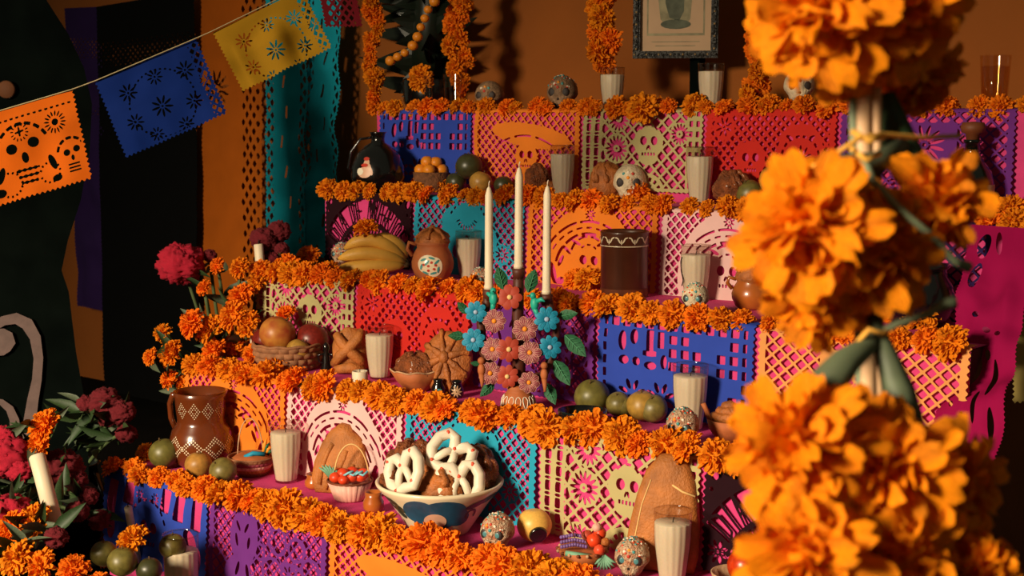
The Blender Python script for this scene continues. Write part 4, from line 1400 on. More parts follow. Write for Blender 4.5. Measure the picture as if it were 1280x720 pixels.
# ------------------------------------------------------------------ fruit
def fr_fn(seed, dent=.10, sq=0.):
    def fn(d):
        k = 1 - dent * math.exp(-((1 - d.z) / .035)) - dent * .5 * math.exp(-((1 + d.z) / .03))
        return k + .03 * mnoise.noise(d * 1.3 + Vector((seed, 0, 0)))
    return fn
FR = {}
def fruit(name, mat, P, r, label, cat='fruit', ax=(0, 0, 1), stretch=1., group=None, stem=True):
    key = mat
    if key not in FR:
        mb = MB(); mb.ball((0, 0, 0), (1, 1, .95), 28, 18, 0, fr_fn(len(FR) * 2.3)); me = mb.mesh(name + '_flesh', mat)
        mb = MB(); mb.tube([(0, 0, .78), (.02, .01, .95), (.06, .02, 1.06)], [.06, .045, .05], 7); ms = mb.mesh('stem', 'banana_tip')
        FR[key] = (me, ms)
    t = thing(name, label, cat, P, group=group)
    t.rotation_euler = aim(ax, random.uniform(0, 6)).to_euler()
    put('flesh', FR[key][0], t, None, 0, (r, r, r * stretch))
    if stem: put('stem', FR[key][1], t, None, 0, (r, r, r * stretch))
    return t
def fr(k, px, pyc, rpx, name, mat, label, ax=None, dz=0., stretch=1., back=0., Y=None):
    """sitting on step k, centre shows at px,pyc with radius rpx pixels"""
    P = on(k, px, pyc + rpx * .8, .03)
    if back: P = on(k, px, pyc + rpx * .8, .03); P.y = min(P.y + back, TY[k - 1] - .05); P.x = at_y(px, pyc, P.y).x
    if Y: P.y = Y
    r = rpx * mpp(P)
    P.y = min(P.y, TY[k - 1] - r - .03) if k < 6 else P.y
    P.x = at_y(px, pyc, P.y).x
    P.z = TZ[k] + .006 + r * .96 + dz
    return fruit(name, mat, P, r, label, ax=ax or (random.uniform(-.3, .3), random.uniform(-.6, .3), 1), stretch=stretch, group='fruit on the steps')
fr(2, 570, 228, 13, 'lime', 'lime_dark', 'dark green fruit under the big one, left, on the second step')
fr(2, 601, 227, 14.5, 'lime', 'fruit_yellow', 'olive yellow fruit in the middle of the dark green ones')
fr(2, 629, 226, 12, 'lime', 'lime_dark', 'small dark green fruit at the right of the green fruit pile')
fr(2, 586, 202, 17, 'lime', 'lime_dark', 'largest dark green fruit, on top of the pile by the little tejocote pot', dz=.035)
fr(2, 937, 230, 17, 'guava', 'guava', 'green fruit beneath the yellowish one on the second step')
fr(2, 968, 214, 19, 'guava', 'fruit_yellow', 'yellowish green fruit propped highest at the right of the second step', dz=.028)
fr(4, 740, 492, 22, 'guava', 'guava', 'large green fruit behind the black glazed bowl', back=.03)
fr(4, 779, 490, 14, 'guava', 'guava', 'small green fruit at the back of the group of five', back=.05)
fr(4, 773, 504, 16, 'guava', 'guava', 'green fruit at the front left of the group by the candle glass')
fr(4, 817, 499, 18, 'guava', 'guava', 'green fruit closest to the candle glass before the blue sheet', back=.03)
fr(4, 803, 510, 20, 'guava', 'fruit_yellow', 'yellow green fruit at the very front of the group of five')
fr(5, 205, 567, 19, 'guava', 'guava', 'round green fruit at the left end of the lowest step', Y=1.925)
fr(5, 248, 572, 17, 'guava', 'fruit_yellow', 'yellow-brown fruit second from the left on the lowest step', Y=1.915)
fr(5, 278, 567, 17, 'guava', 'guava', 'green fruit with a stem dimple beside the little striped basket', (-.1, -.5, .6), Y=1.915)
# gourd with dark mouth
t = fr(5, 668, 660, 22, 'gourd', 'gourd', 'pale yellow round gourd with a dark open mouth beside the sugar skull', (-.5, -.8, .1))
for ch in list(t.children):
    if ch.name.startswith('stem'): bpy.data.objects.remove(ch)
t['category'] = 'gourd'
t.rotation_euler = (0, 0, 0)
r_ = 22 * mpp(t.location)
mb = MB(); mb.lathe([(0, 1.045), (.3, 1.03), (.36, 1.0), (.42, 1.03), (.49, 1.0), (.53, .84)], 24, 0, aim(-FW + RT * .25 + Vector((0, 0, -.42)))); put('mouth', mb.mesh('mouth', 'black_clay'), t, None, 0, r_)

# bowl of green fruit on the floor
C = Vector((at_y(178, 748, 1.70).x, 1.70, 0))
root = thing('fruit_dish', 'pale shallow dish of green fruit on the floor at lower left', 'dish', C)
mb = MB(); mb.lathe([(.05, 0), (.055, .006), (.09, .03), (.115, .05), (.112, .054), (.085, .036), (.05, .012), (0, .01)], 36); mb.build('bowl', 'wicker_pale', root)
for (px, py, rp, m_, lb, dd) in ((130, 692, 17, 'guava', 'green fruit at the left rim of the floor dish', .0), (153, 702, 19, 'guava', 'largest green fruit at the front of the floor dish', -.04), (187, 712, 16, 'lime_dark', 'dark fruit at the bottom of the floor dish', -.03),
                       (216, 683, 17, 'guava', 'green fruit at the back right of the floor dish, behind the candle glass', .06)):
    D = (C - EYE).dot(FW) + dd
    P = at_d(px, py, D)
    fruit('guava', m_, P, rp * mpp(P), lb, group='green fruit in the floor dish')
marigold(at_d(166, 676, (C - EYE).dot(FW)), .036, (-.2, -.7, .7), 'marigold lying on top of the green fruit in the floor dish', 'loose marigolds among the offerings')
# brown dish at the bottom edge
C = Vector((at_y(300, 742, 1.72).x, 1.72, .0))
root = thing('brown_dish', 'glazed brown dish with a loop handle at the bottom edge', 'dish', C)
mb = MB(); mb.lathe([(.05, 0), (.07, .01), (.095, .05), (.1, .062), (.094, .062), (.066, .02), (0, .016)], 36); mb.build('bowl', 'pot_orange', root)
mb = MB(); mb.tube([(-.093, .0, .05) , (-.115, -.01, .07), (-.135, -.012, .066), (-.138, -.008, .045), (-.11, -.004, .032), (-.085, 0, .03)], .006, 8, closed=False, mt=Matrix.Rotation(.6, 4, 'Z')); mb.build('handle', 'pot_orange', root)

# ------------------------------------------------------------------ skulls
def skull_mesh(mats, seed):
    mb = MB()
    def fn(d):
        x, y, z = d.x * .5, d.y * .58, d.z * .52
        if z < -.06:                      # narrow to the jaw
            q = min(1, (-.06 - z) / .22)
            x *= 1 - .26 * q * q * (3 - 2 * q)
            if d.y > 0: y *= 1 - .35 * q
            r_ = math.hypot(d.x, d.y)
            if z < -.2: x *= 1 + .35 * (1 - r_); y *= 1 + .25 * (1 - r_)
            z = max(z, -.47)
        for sx in (-.2, .2):              # sockets
            q = ((x - sx) / .13) ** 2 + ((z - .02) / .13) ** 2
            if d.y < 0: y += .13 * math.exp(-q * 1.2)
        q = (x / .07) ** 2 + ((z + .2) / .09) ** 2
        if d.y < 0: y += .08 * math.exp(-q)
        q = (x / .3) ** 2 + ((z + .38) / .12) ** 2
        if d.y < 0: y -= .06 * math.exp(-q)
        n = mnoise.noise(d * 6 + Vector((seed, 0, 0))) * .012
        return Vector((x * (1 + n), y * (1 + n), z * (1 + n)))
    mb.ball((0, 0, .5), (1, 1, 1), 44, 30, 0, fn)
    return mb.mesh('cranium', mats)
SKM = {m: skull_mesh(m, i * 3.3) for i, m in enumerate(('sugar', 'sugar_speckled', 'sugar_brown'))}
mb = MB(); mb.ball((0, 0, 0), (.155, .05, .155), 16, 8); EYM = {m: mb.mesh('eye', m) for m in ('socket', 'foil_teal')}
mb = MB(); mb.ball((-.025, 0, 0), (.03, .03, .06), 8, 6); mb.ball((.025, 0, 0), (.03, .03, .06), 8, 6); NOM = mb.mesh('nose', 'socket')
mb = MB()
for i in range(-3, 4): mb.box((i * .055, .012 * abs(i) * .9, 0), (.012, .03, .11))
mb.box((0, .0, 0), (.34, .028, .012)); TEM = mb.mesh('teeth_line', 'socket', False)
mb = MB(); mb.ball((0, 0, 0), (.05, .025, .05), 8, 6); DOT = {m: mb.mesh('icing_dot', m) for m in ('paint_teal', 'paint_red', 'icing', 'eye_orange')}
mb = MB()
rnd = random.Random(3)
for i in range(46):       # coloured sprinkles over the crown
    a = rnd.uniform(0, 2 * PI); t_ = rnd.uniform(.05, 1.25)
    d = Vector((math.sin(t_) * math.cos(a), math.sin(t_) * math.sin(a), math.cos(t_)))
    mb.ball((d.x * .5, d.y * .58, .5 + d.z * .52), (rnd.uniform(.02, .05), rnd.uniform(.02, .05), .03), 6, 4, i % 3)
SPR = mb.mesh('sprinkles', ['paint_teal', 'candy_red', 'icing'])
def sugar_skull(P, w, yaw, label, mat='sugar', eye='socket', sprinkle=False):
    t = thing('sugar_skull', label, 'skull', P, yaw, 'sugar skulls', w)
    put('cranium', SKM[mat], t)
    for sx in (-.2, .2): (put('eye', EYM['socket'], t, (sx, -.42, .52), 0), put('foil_eye', EYM['foil_teal'], t, (sx, -.445, .52), 0, .6) if eye != 'socket' else None)
    put('nose', NOM, t, (0, -.48, .33)); put('teeth', TEM, t, (0, -.52, .12))
    for i, (x, z) in enumerate(((0, .80), (-.13, .76), (.13, .76), (0, .66))):
        put('icing_dot', DOT[('paint_teal', 'paint_red', 'eye_orange', 'icing')[(i + len(label)) % 4]], t, (x, -.57 * math.sqrt(max(.05, 1 - ((z - .5) / .52) ** 2 - (x / .5) ** 2)), z))
    if sprinkle: put('sprinkles', SPR, t)
    return t
for (k, px, py, wpx, yaw, lb, mt, ey, sp, tp) in (
   (1, 612, 130, 36, .35, 'small sugar skull right of the spiky plant on the top step', 'sugar_brown', 'socket', False, 106),
   (1, 703, 130, 38, .35, 'dark crowned sugar skull in the middle of the top step', 'sugar_brown', 'socket', True, 94),
   (1, 998, 130, 38, .55, 'bone coloured sugar skull on the top step right of the picture', 'sugar', 'socket', False, 86),
   (2, 787, 244, 42, .50, 'sugar skull half buried in marigolds on the second step', 'sugar', 'socket', False, 205),
   (3, 428, 330, 26, .3, 'small grey sugar skull left of the bananas', 'sugar_speckled', 'foil_teal', True, 303),
   (3, 600, 352, 26, .3, 'little decorated skull in front of the candle glass beside the painted pot', 'sugar_speckled', 'foil_teal', True, 322),
   (3, 869, 384, 34, .30, 'small sugar skull leaning before the scrolled candle glass', 'sugar', 'foil_teal', True, 347),
   (4, 853, 546, 41, .30, 'speckled sugar skull in front of the candle by the blue sheet', 'sugar_speckled', 'foil_teal', True, 504),
   (5, 622, 690, 42, .25, 'sprinkled sugar skull right of the painted bread bowl', 'sugar_speckled', 'foil_teal', True, 641),
   (5, 790, 722, 44, .40, 'sprinkled sugar skull left of the nearest candle glass', 'sugar_speckled', 'foil_teal', True, 672)):
    P = on(k, px, py, .02)
    if px in (600, 869, 853):
        P.y = TY[k] + .045; P.x = at_y(px, py, P.y).x
    t = sugar_skull(P, wpx * mpp(P), yaw, lb, mt, ey, sp)
    th = top_h(P, px, tp); w = wpx * mpp(P)
    kz = max(w, min(w * 1.1, th / 1.02))
    t.scale = (w, w, kz)
    t.location.z += max(0, min(.03 if k < 3 else .006, th - kz * 1.02))

# ------------------------------------------------------------------ pots and jugs
def surf_patch(root, prof, name, mat, th0, z0, shapes, off=.0008):
    """flat painted shapes (polygons in arc-length / height) laid on a turned surface"""
    zs = [p[1] for p in prof]; rs = [p[0] for p in prof]
    mb = MB()
    for poly in shapes:
        cx = sum(p[0] for p in poly) / len(poly); cy_ = sum(p[1] for p in poly) / len(poly)
        ring = []
        for f_ in (0, .5, 1):
            pts = [(cx, cy_)] if f_ == 0 else [(cx + (p[0] - cx) * f_, cy_ + (p[1] - cy_) * f_) for p in poly]
            for (a, b) in pts:
                z = z0 + b
                r = float(np.interp(z, zs, rs)) + off
                th = th0 + a / max(r, .01)
                ring.append((r * math.cos(th), r * math.sin(th), z))
        n = len(poly)
        fs = [(0, 1 + i, 1 + (i + 1) % n) for i in range(n)] + [(1 + i, 1 + n + i, 1 + n + (i + 1) % n, 1 + (i + 1) % n) for i in range(n)]
        mb.add(ring, fs)
    return mb.build(name, mat, root)
def ellp(cx, cy_, a, b, n=14, rot=0):
    return [(cx + a * math.cos(2 * PI * i / n) * math.cos(rot) - b * math.sin(2 * PI * i / n) * math.sin(rot), cy_ + a * math.cos(2 * PI * i / n) * math.sin(rot) + b * math.sin(2 * PI * i / n) * math.cos(rot)) for i in range(n)]
TOCAM = math.atan2(-FW.y, -FW.x)    # angle that faces the camera
TOLEFT = -PI / 2                    # faces straight out from the altar
# big brown jug
C = on(5, 253, 560, .055)
root = thing('clay_jug', 'glossy brown clay jug with dotted diamonds at the left end of the lowest step', 'jug', C)
s_ = mpp(C)
jp = [(26, 0), (33, 4), (39, 16), (39.5, 26), (36, 36), (30, 42), (29, 46), (30.5, 56), (31.5, 68), (33.5, 74)]
jp = [(r * s_, z * s_) for r, z in jp]
mb = MB(); mb.lathe(jp + [(31.5 * s_, 74.5 * s_), (28 * s_, 60 * s_), (26 * s_, 46 * s_), (20 * s_, 30 * s_), (0, 28 * s_)], 48); mb.build('body', 'glaze_brown', root)
ha = TOCAM - 1.55 - .2
hd = Vector((math.cos(ha), math.sin(ha), 0))
mb = MB(); mb.tube([hd * 30 * s_ + Vector((0, 0, 68 * s_)), hd * 37 * s_ + Vector((0, 0, 69 * s_)), hd * 41 * s_ + Vector((0, 0, 60 * s_)), hd * 40 * s_ + Vector((0, 0, 46 * s_)), hd * 35 * s_ + Vector((0, 0, 36 * s_))], 3.4 * s_, 9); mb.build('handle', 'glaze_brown', root)
def diamond(n, d, asp=.7):
    out_ = []
    for i in range(-n, n + 1):
        for j in range(-n, n + 1):
            if abs(i) + abs(j) <= n and (i + j) % 2 == n % 2 and (abs(i) + abs(j) > n * .35):
                out_.append(ellp(i * d, j * d * asp, d * .42, d * .34, 6))
    return out_
for i, a in enumerate((-.62, -.05, .5, 1.05)):
    surf_patch(root, jp, 'painted_diamond', 'cream_glaze', TOCAM + a, 58 * s_, diamond(4, 1.7 * s_, 1.1))
for i, a in enumerate((-.75, -.1, .65, 1.3)):
    surf_patch(root, jp, 'painted_diamond', 'cream_glaze', TOCAM + a, 22 * s_, diamond(6, 2.3 * s_, .75))
fit(root, 74.5 * s_, 253, 488)
# tall brown crock on the middle step
C = on(3, 780, 372, .05)
s_ = mpp(C)
root = thing('clay_crock', 'tall straight brown clay crock with a pale rim pattern on the middle step', 'pot', C)
cp_ = [(29 * s_, 0), (29.5 * s_, 2 * s_), (29.5 * s_, 64 * s_), (30 * s_, 65 * s_), (30 * s_, 80 * s_), (30.5 * s_, 82 * s_)]
mb = MB(); mb.lathe(cp_ + [(29 * s_, 83 * s_), (27.5 * s_, 80 * s_), (27 * s_, 30 * s_), (0, 28 * s_)], 48); mb.build('body', 'glaze_dark', root)
mb = MB(); mb.lathe([(29.7 * s_, -.1 * s_), (29.75 * s_, 11 * s_)], 48, cap0=False, cap1=False); mb.build('bare_foot', 'terracotta_dark', root)
mb = MB(); mb.lathe([(30.1 * s_, 64.2 * s_), (30.3 * s_, 64.8 * s_), (30.1 * s_, 65.4 * s_)], 48, cap0=False, cap1=False); mb.build('rim_line', 'cream_glaze', root)
for a in (-1.3, -.75, -.2, .35, .9):
    shp = [ellp(sx * 3.2 * s_, 1.0 * s_, 1.0 * s_, 4.2 * s_, 10, -sx * .5) for sx in (-1, 1)] + [ellp(sx * 6 * s_, 4.2 * s_, 2.2 * s_, .9 * s_, 8, sx * .3) for sx in (-1, 1)] + [ellp(0, -1 * s_, .8 * s_, 3.5 * s_, 8)]
    surf_patch(root, cp_, 'painted_sprig', 'cream_glaze', TOCAM + a, 71.5 * s_, shp)

fit(root, 83 * s_, 780, 288)

def bread_bun(root, name, mat, P, R, h, nstrip=4, seed=0, knob=True, strip_mat=None):
    """round bun with strips of dough over the top"""
    mb = MB()
    mb.ball((0, 0, 0), (R, R, h), 28, 14, 0, lambda d: (1 if d.z > -.2 else .9) * (1 + .05 * mnoise.noise(d * 2 + Vector((seed, 0, 0)))))
    b = put(name, mb.mesh(name, mat), root, P)
    for i in range(nstrip):
        a = PI * i / nstrip + seed
        pts = []
        for j in range(11):
            t = -1.25 + 2.5 * j / 10
            pts.append((math.sin(t) * math.cos(a) * R * 1.02, math.sin(t) * math.sin(a) * R * 1.02, math.cos(t) * h * 1.04))
        mb = MB(); mb.tube(pts, [R * .10 * (1 + .35 * math.cos(j * 2.0)) for j in range(11)], 7); put('dough_strip', mb.mesh('dough_strip', strip_mat or mat), b)
    if knob:
        mb = MB(); mb.ball((0, 0, h * 1.05), R * .22, 12, 8); put('knob', mb.mesh('knob', mat), b)
    return b
def small_pot(k, px, py, wpx, hpx, label, bodymat, patch=None, bun=True, handle=True):
    C = on(k, px, py, wpx * .5 * .0018)
    s_ = mpp(C)
    r = wpx / 2 * s_; h = hpx * s_
    root = thing('clay_pot', label, 'pot', C)
    pr = [(r * .62, 0), (r * .8, h * .08), (r * .98, h * .32), (r, h * .48), (r * .9, h * .68), (r * .74, h * .84), (r * .76, h * .93), (r * .86, h)]
    mb = MB(); mb.lathe(pr + [(r * .78, h * .99), (r * .66, h * .84), (r * .7, h * .6), (0, h * .5)], 36); mb.build('body', bodymat, root)
    if handle:
        hd = Vector((math.cos(TOCAM - 1.65), math.sin(TOCAM - 1.65), 0))
        mb = MB(); mb.tube([hd * r * .78 + Vector((0, 0, h * .92)), hd * r * 1.12 + Vector((0, 0, h * .98)), hd * r * 1.2 + Vector((0, 0, h * .8)), hd * r * .96 + Vector((0, 0, h * .62))], r * .10, 8); mb.build('handle', bodymat, root)
    if patch:
        surf_patch(root, pr, 'painted_panel', 'cream_glaze', TOCAM - .1, h * .42, [ellp(-r * .1, h * .04, r * .5, h * .24, 18, .2), ellp(r * .2, -h * .03, r * .42, h * .26, 18, -.2)])
        surf_patch(root, pr, 'painted_flower', 'paint_teal', TOCAM - .1, h * .42, [ellp(r * x, h * y, r * .17, h * .03, 8, q) for x, y, q in ((-.3, .16, .4), (.1, .2, -.3), (.35, .1, .8), (.42, -.1, 1.4), (-.4, -.02, 1.2), (-.2, -.18, -.4), (.18, -.19, .3), (-.12, .08, .9))], .0014)
        surf_patch(root, pr, 'painted_bird', 'paint_red', TOCAM - .1, h * .42, [ellp(r * x, h * y, r * .07, h * .035, 8) for x, y in ((-.05, 0), (.1, .09), (-.28, .03), (.22, -.08), (-.05, -.12), (.3, .02))], .0014)
    k_ = fit(root, h, px, {541: 302, 940: 346, 1148: 330}[px], .3)
    return root, C, r * (1 + (k_ - 1) * .3), h * k_
root, C, r, h = small_pot(3, 541, 352, 54, 52, 'small clay pot painted with a flower panel on the middle step', 'terracotta', True)
t = thing('bread_bun', 'star-scored bread bun set on the painted clay pot', 'bread', C + Vector((0, 0, h * .98)))
bread_bun(t, 'dough', 'bread', (0, 0, 0), r * .82, r * .62, 3, 1.0, True)
root, C, r, h = small_pot(3, 940, 388, 54, 46, 'small glazed orange pot at the right of the middle step, beside the marigold cane', 'pot_orange', False)
surf_patch(root, [(r * .98, h * .3), (r, h * .5), (r * .9, h * .7)], 'painted_cross', 'black_clay', TOCAM - .6, h * .52, [ellp(0, 0, r * .03, h * .12, 6), ellp(0, 0, r * .14, h * .03, 6, .5), ellp(0, 0, r * .14, h * .03, 6, -.5)])
t = thing('bread_bun', 'knotted bread bun set on the glazed orange pot', 'bread', C + Vector((0, 0, h * .98)))
bread_bun(t, 'dough', 'bread', (0, 0, 0), r * .85, r * .8, 3, 2.2, True)
# round dark pot on the right
root, C, r, h = small_pot(3, 1148, 392, 84, 66, 'round dark green glazed pot behind the marigold cane', 'black_clay', False)
# black painted jar on the second step
C = on(2, 473, 228, .065); C.y = 2.73; C.x = at_y(473, 225, C.y).x
s_ = mpp(C)
root = thing('black_jar', 'glossy black round jar with a small painted figure, left end of second step', 'jar', C)
bj = [(20, 0), (29, 4), (34, 16), (33, 28), (26, 42), (15, 51), (9, 54), (8, 58), (9, 64), (11, 66)]
bj = [(a * s_, b * s_) for a, b in bj]
mb = MB(); mb.lathe(bj + [(8.5 * s_, 66 * s_), (6 * s_, 58 * s_), (0, 56 * s_)], 44); mb.build('body', 'black_clay', root)
surf_patch(root, bj, 'painted_figure', 'paint_pink', TOCAM - .45, 24 * s_, [ellp(0, -2 * s_, 10 * s_, 6 * s_), ellp(2 * s_, 8 * s_, 4 * s_, 5 * s_), ellp(7 * s_, 2 * s_, 3 * s_, 8 * s_, 10, .5)])
surf_patch(root, bj, 'painted_figure', 'paint_red', TOCAM - .45, 24 * s_, [ellp(0, 6 * s_, 5 * s_, 2 * s_), ellp(1 * s_, 13 * s_, 4 * s_, 2 * s_)], .0014)
surf_patch(root, bj, 'painted_figure', 'paint_white', TOCAM - .45, 24 * s_, [ellp(-6 * s_, -1 * s_, 5 * s_, 4 * s_)], .0012)
hd = Vector((math.cos(TOCAM - 1.6), math.sin(TOCAM - 1.6), 0))
mb = MB(); mb.tube([hd * 8 * s_ + Vector((0, 0, 60 * s_)), hd * 22 * s_ + Vector((0, 0, 58 * s_)), hd * 34 * s_ + Vector((0, 0, 44 * s_)), hd * 38 * s_ + Vector((0, 0, 26 * s_)), hd * 34 * s_ + Vector((0, 0, 20 * s_))], 1.5 * s_, 7); mb.build('handle', 'black_clay', root)
fit(root, 66 * s_, 473, 165)
# little rough pot with tejocotes
C = on(2, 539, 228, .03); s_ = mpp(C)
root = thing('rough_pot', 'rough little brown pot holding small orange fruit on the second step', 'pot', C)
mb = MB(); mb.lathe([(19 * s_, 0), (21 * s_, 4 * s_), (22.5 * s_, 24 * s_), (20 * s_, 24.5 * s_), (18 * s_, 12 * s_), (0, 11 * s_)], 30); mb.build('body', 'wicker_rough', root)
for i, (x, y, z) in enumerate(((-13, 0, 27), (13, 2, 27), (-2, -9, 27), (1, 10, 27), (-5, 1, 37), (6, 2, 36))):
    P = C + (RT * x + FW * y) * s_ + Vector((0, 0, z * s_))
    fruit('tejocote', 'tejocote', P, 8 * s_, ('leftmost', 'rightmost', 'front', 'hindmost', 'upper left', 'upper right')[i] + ' small orange tejocote in the rough brown pot', group='tejocotes in the rough pot')
# corked bottle, right
C = on(2, 1212, 262, .05); s_ = mpp(C)
root = thing('corked_bottle', 'dark bottle with a turned wooden stopper at the right of the second step', 'bottle', C)
mb = MB(); mb.lathe([(26 * s_, 0), (28 * s_, 3 * s_), (28 * s_, 44 * s_), (24 * s_, 58 * s_), (12 * s_, 74 * s_), (9 * s_, 80 * s_), (9 * s_, 92 * s_), (11 * s_, 93 * s_), (11 * s_, 97 * s_), (0, 97 * s_)], 32); mb.build('body', 'bottle_glass', root)
mb = MB(); mb.lathe([(8 * s_, 97 * s_), (9 * s_, 104 * s_), (14 * s_, 106 * s_), (15.5 * s_, 112 * s_), (13 * s_, 118 * s_), (0, 119 * s_)], 24); mb.build('stopper', 'cork', root)
mb = MB(); mb.lathe([(28.3 * s_, 10 * s_), (28.3 * s_, 42 * s_)], 32, cap0=False, cap1=False); mb.build('label', 'label_paper', root)

fit(root, 119 * s_, 1212, 152)
# ------------------------------------------------------------------ bananas
C = on(3, 465, 345, .05); s_ = mpp(C)
root = thing('banana_bunch', 'bunch of four ripe bananas stacked on the middle step', 'bananas', C)
for (T, K, S) in (((-43, -9, 8), (0, -12, 13), (41, -4, 11)), ((-41, -5, 20), (0, -8, 36), (42, 0, 14)), ((-34, 1, 32), (2, -3, 60), (42, 4, 17)), ((-6, 10, 40), (28, 6, 52), (43, 9, 20))):
    pts = []; rad = []
    for j in range(13):
        t = j / 12
        q = [T[i] * (1 - t) ** 2 + 2 * K[i] * t * (1 - t) + S[i] * t * t for i in range(3)]
        pts.append((RT * q[0] + FW * q[1]) * s_ + Vector((0, 0, q[2] * s_)))
        rad.append(max(2.0, 8.8 * (1 - .82 * abs(2 * t - 1) ** 4)) * s_)
    mb = MB(); mb.tube(pts, rad, 8); b = mb.build('banana', 'banana', root)
    mb = MB(); d = (pts[-1] - pts[-2]).normalized(); mb.tube([pts[-1] - d * .002, pts[-1] + d * 5 * s_], [2.2 * s_, 2.0 * s_], 7); mb.build('stalk', 'banana_tip', b)
    mb = MB(); d = (pts[0] - pts[1]).normalized(); mb.tube([pts[0] - d * .001, pts[0] + d * 2 * s_], [1.7 * s_, 1.2 * s_], 7); mb.build('tip', 'banana_tip', b)
marigold(C + Vector((0, -.01, 58 * s_)) + RT * -3 * s_, .033, (0, -.3, 1), 'marigold crowning the bunch of bananas', 'loose marigolds among the offerings')

# ------------------------------------------------------------------ breads
def lumpy(k, px, py, wpx, hpx, label, mat='bread_dark', seed=1., dpx=None, amp=.18):
    C = on(k, px, py, .04); s_ = mpp(C)
    root = thing('bread_roll', label, 'bread', C, group='sweet breads on the steps')
    mb = MB()
    fn = lambda d: 1 + amp * mnoise.noise(d * 1.9 + Vector((seed, 0, 0))) + amp * .5 * mnoise.noise(d * 4.5 + Vector((0, seed, 0)))
    mb.ball((0, 0, hpx * .5 * s_), (wpx * .5 * s_, (dpx or wpx * .7) * .5 * s_, hpx * .52 * s_), 36, 24, 0, fn)
    b = mb.build('dough', mat, root, True, None, .65)
    mb = MB()
    rnd = random.Random(int(seed * 10))
    for i in range(3):
        a = rnd.uniform(-2.6, -.4)
        pts = [Vector((math.cos(a + .5 * (t - .5)) * wpx * .47 * s_ * math.sin(.3 + 1.3 * t), math.sin(a + .5 * (t - .5)) * (dpx or wpx * .7) * .5 * s_ * math.sin(.3 + 1.3 * t), (hpx * .5 + hpx * .52 * math.cos(.3 + 1.3 * t)) * s_)) for t in [j / 8 for j in range(9)]]
        mb.tube(pts, [wpx * .06 * s_ * (1 + .4 * math.sin(j * 2.2)) for j in range(9)], 8)
    mb.build('dough_strip', mat, b)
    return root
lumpy(2, 672, 240, 34, 40, 'dark lumpy bread left of the candle before the orange sheet', 'bread_dark', 1.3)
lumpy(2, 688, 242, 24, 20, 'small pale bread piece leaning on the candle before the orange sheet', 'bread', 2.3)
lumpy(2, 757, 242, 44, 46, 'rough brown bread left of the half buried skull', 'bread', 3.1)
lumpy(2, 916, 246, 50, 44, 'dark round bread beside the yellowish fruit of the second step', 'bread_dark', 4.4)
# knotted bread, tier 4
C = on(4, 438, 468, .035); s_ = mpp(C)
root = thing('knotted_bread', 'golden knotted bread standing left of the candle before the red sheet', 'bread', C)
mb = MB(); mb.ball((0, .0, 27 * s_), (22 * s_, 13 * s_, 28 * s_), 28, 20, 0, lambda d: 1 + .08 * mnoise.noise(d * 2)); b = mb.build('dough', 'bread_pale', root, True, None, YAW)
for pl in ([(-20, -6, 12), (-12, -14, 22), (0, -16, 32), (12, -14, 44), (16, -8, 52)], [(20, -6, 10), (12, -14, 20), (2, -15, 28), (-10, -14, 40), (-16, -8, 48)], [(-18, -8, 6), (0, -14, 9), (18, -8, 6)]):
    mb = MB(); mb.tube([Vector((x, y, z)) * s_ for x, y, z in pl], [5 * s_, 6.5 * s_, 7 * s_, 6.5 * s_, 5 * s_][:len(pl)], 9); mb.build('dough_strip', 'bread_pale', b)
fit(root, 55 * s_, 438, 409)
# striped round bread, tier 4
C = on(4, 560, 472, .05); s_ = mpp(C)
root = thing('round_bread', 'large round striped bread standing behind the scalloped bowl', 'bread', C)
t = bread_bun(root, 'dough', 'bread', (0, 0, 29 * s_), 32 * s_, 17 * s_, 4, .3, True)
t.rotation_euler = (math.radians(68), 0, .45)
fit(root, 62 * s_, 560, 411)
# pan with fruit shape, tier 5 : rounded shield bread
def slab_bread(k, px, py, outline, thick, label, name, mat, lines, rz=YAW * .6, lean=.25, strip=None):
    C = on(k, px, py, .03); s_ = mpp(C)
    root = thing(name, label, 'bread', C, rz)
    n = len(outline)
    mb = MB(); vs = []; fs = []
    cx = sum(p[0] for p in outline) / n; cz = sum(p[1] for p in outline) / n
    lay = [(-.5, .80), (-.40, .94), (-.15, 1.0), (.15, 1.0), (.4, .94), (.5, .80)]
    for (d, k_) in lay:
        for (x, z) in outline:
            X = cx + (x - cx) * k_; Z = cz + (z - cz) * k_
            vs.append((X * s_, (d * thick + lean * Z * .0 + Z * lean) * s_, Z * s_))
    for j in range(len(lay) - 1):
        for i in range(n):
            fs.append((j * n + i, j * n + (i + 1) % n, (j + 1) * n + (i + 1) % n, (j + 1) * n + i))
    vs.append((cx * s_, (-.62 * thick + cz * lean) * s_, cz * s_)); vs.append((cx * s_, (.6 * thick + cz * lean) * s_, cz * s_))
    for i in range(n):
        fs.append((len(vs) - 2, (i + 1) % n, i)); fs.append((len(vs) - 1, (len(lay) - 1) * n + i, (len(lay) - 1) * n + (i + 1) % n))
    mb.add(vs, fs); b = mb.build('loaf', mat, root)
    for (pl, w, mt) in lines:
        mb = MB(); mb.tube([Vector((x * s_, (-.50 * thick - .5 + z * lean) * s_, z * s_)) for x, z in pl], w * s_, 6); mb.build('scored_line' if mt == 'crust_line' else 'dough_strip', mt, b)
    fit(root, max(p[1] for p in outline) * s_, px, {424: 533, 826: 571}[px], .2)
    return root
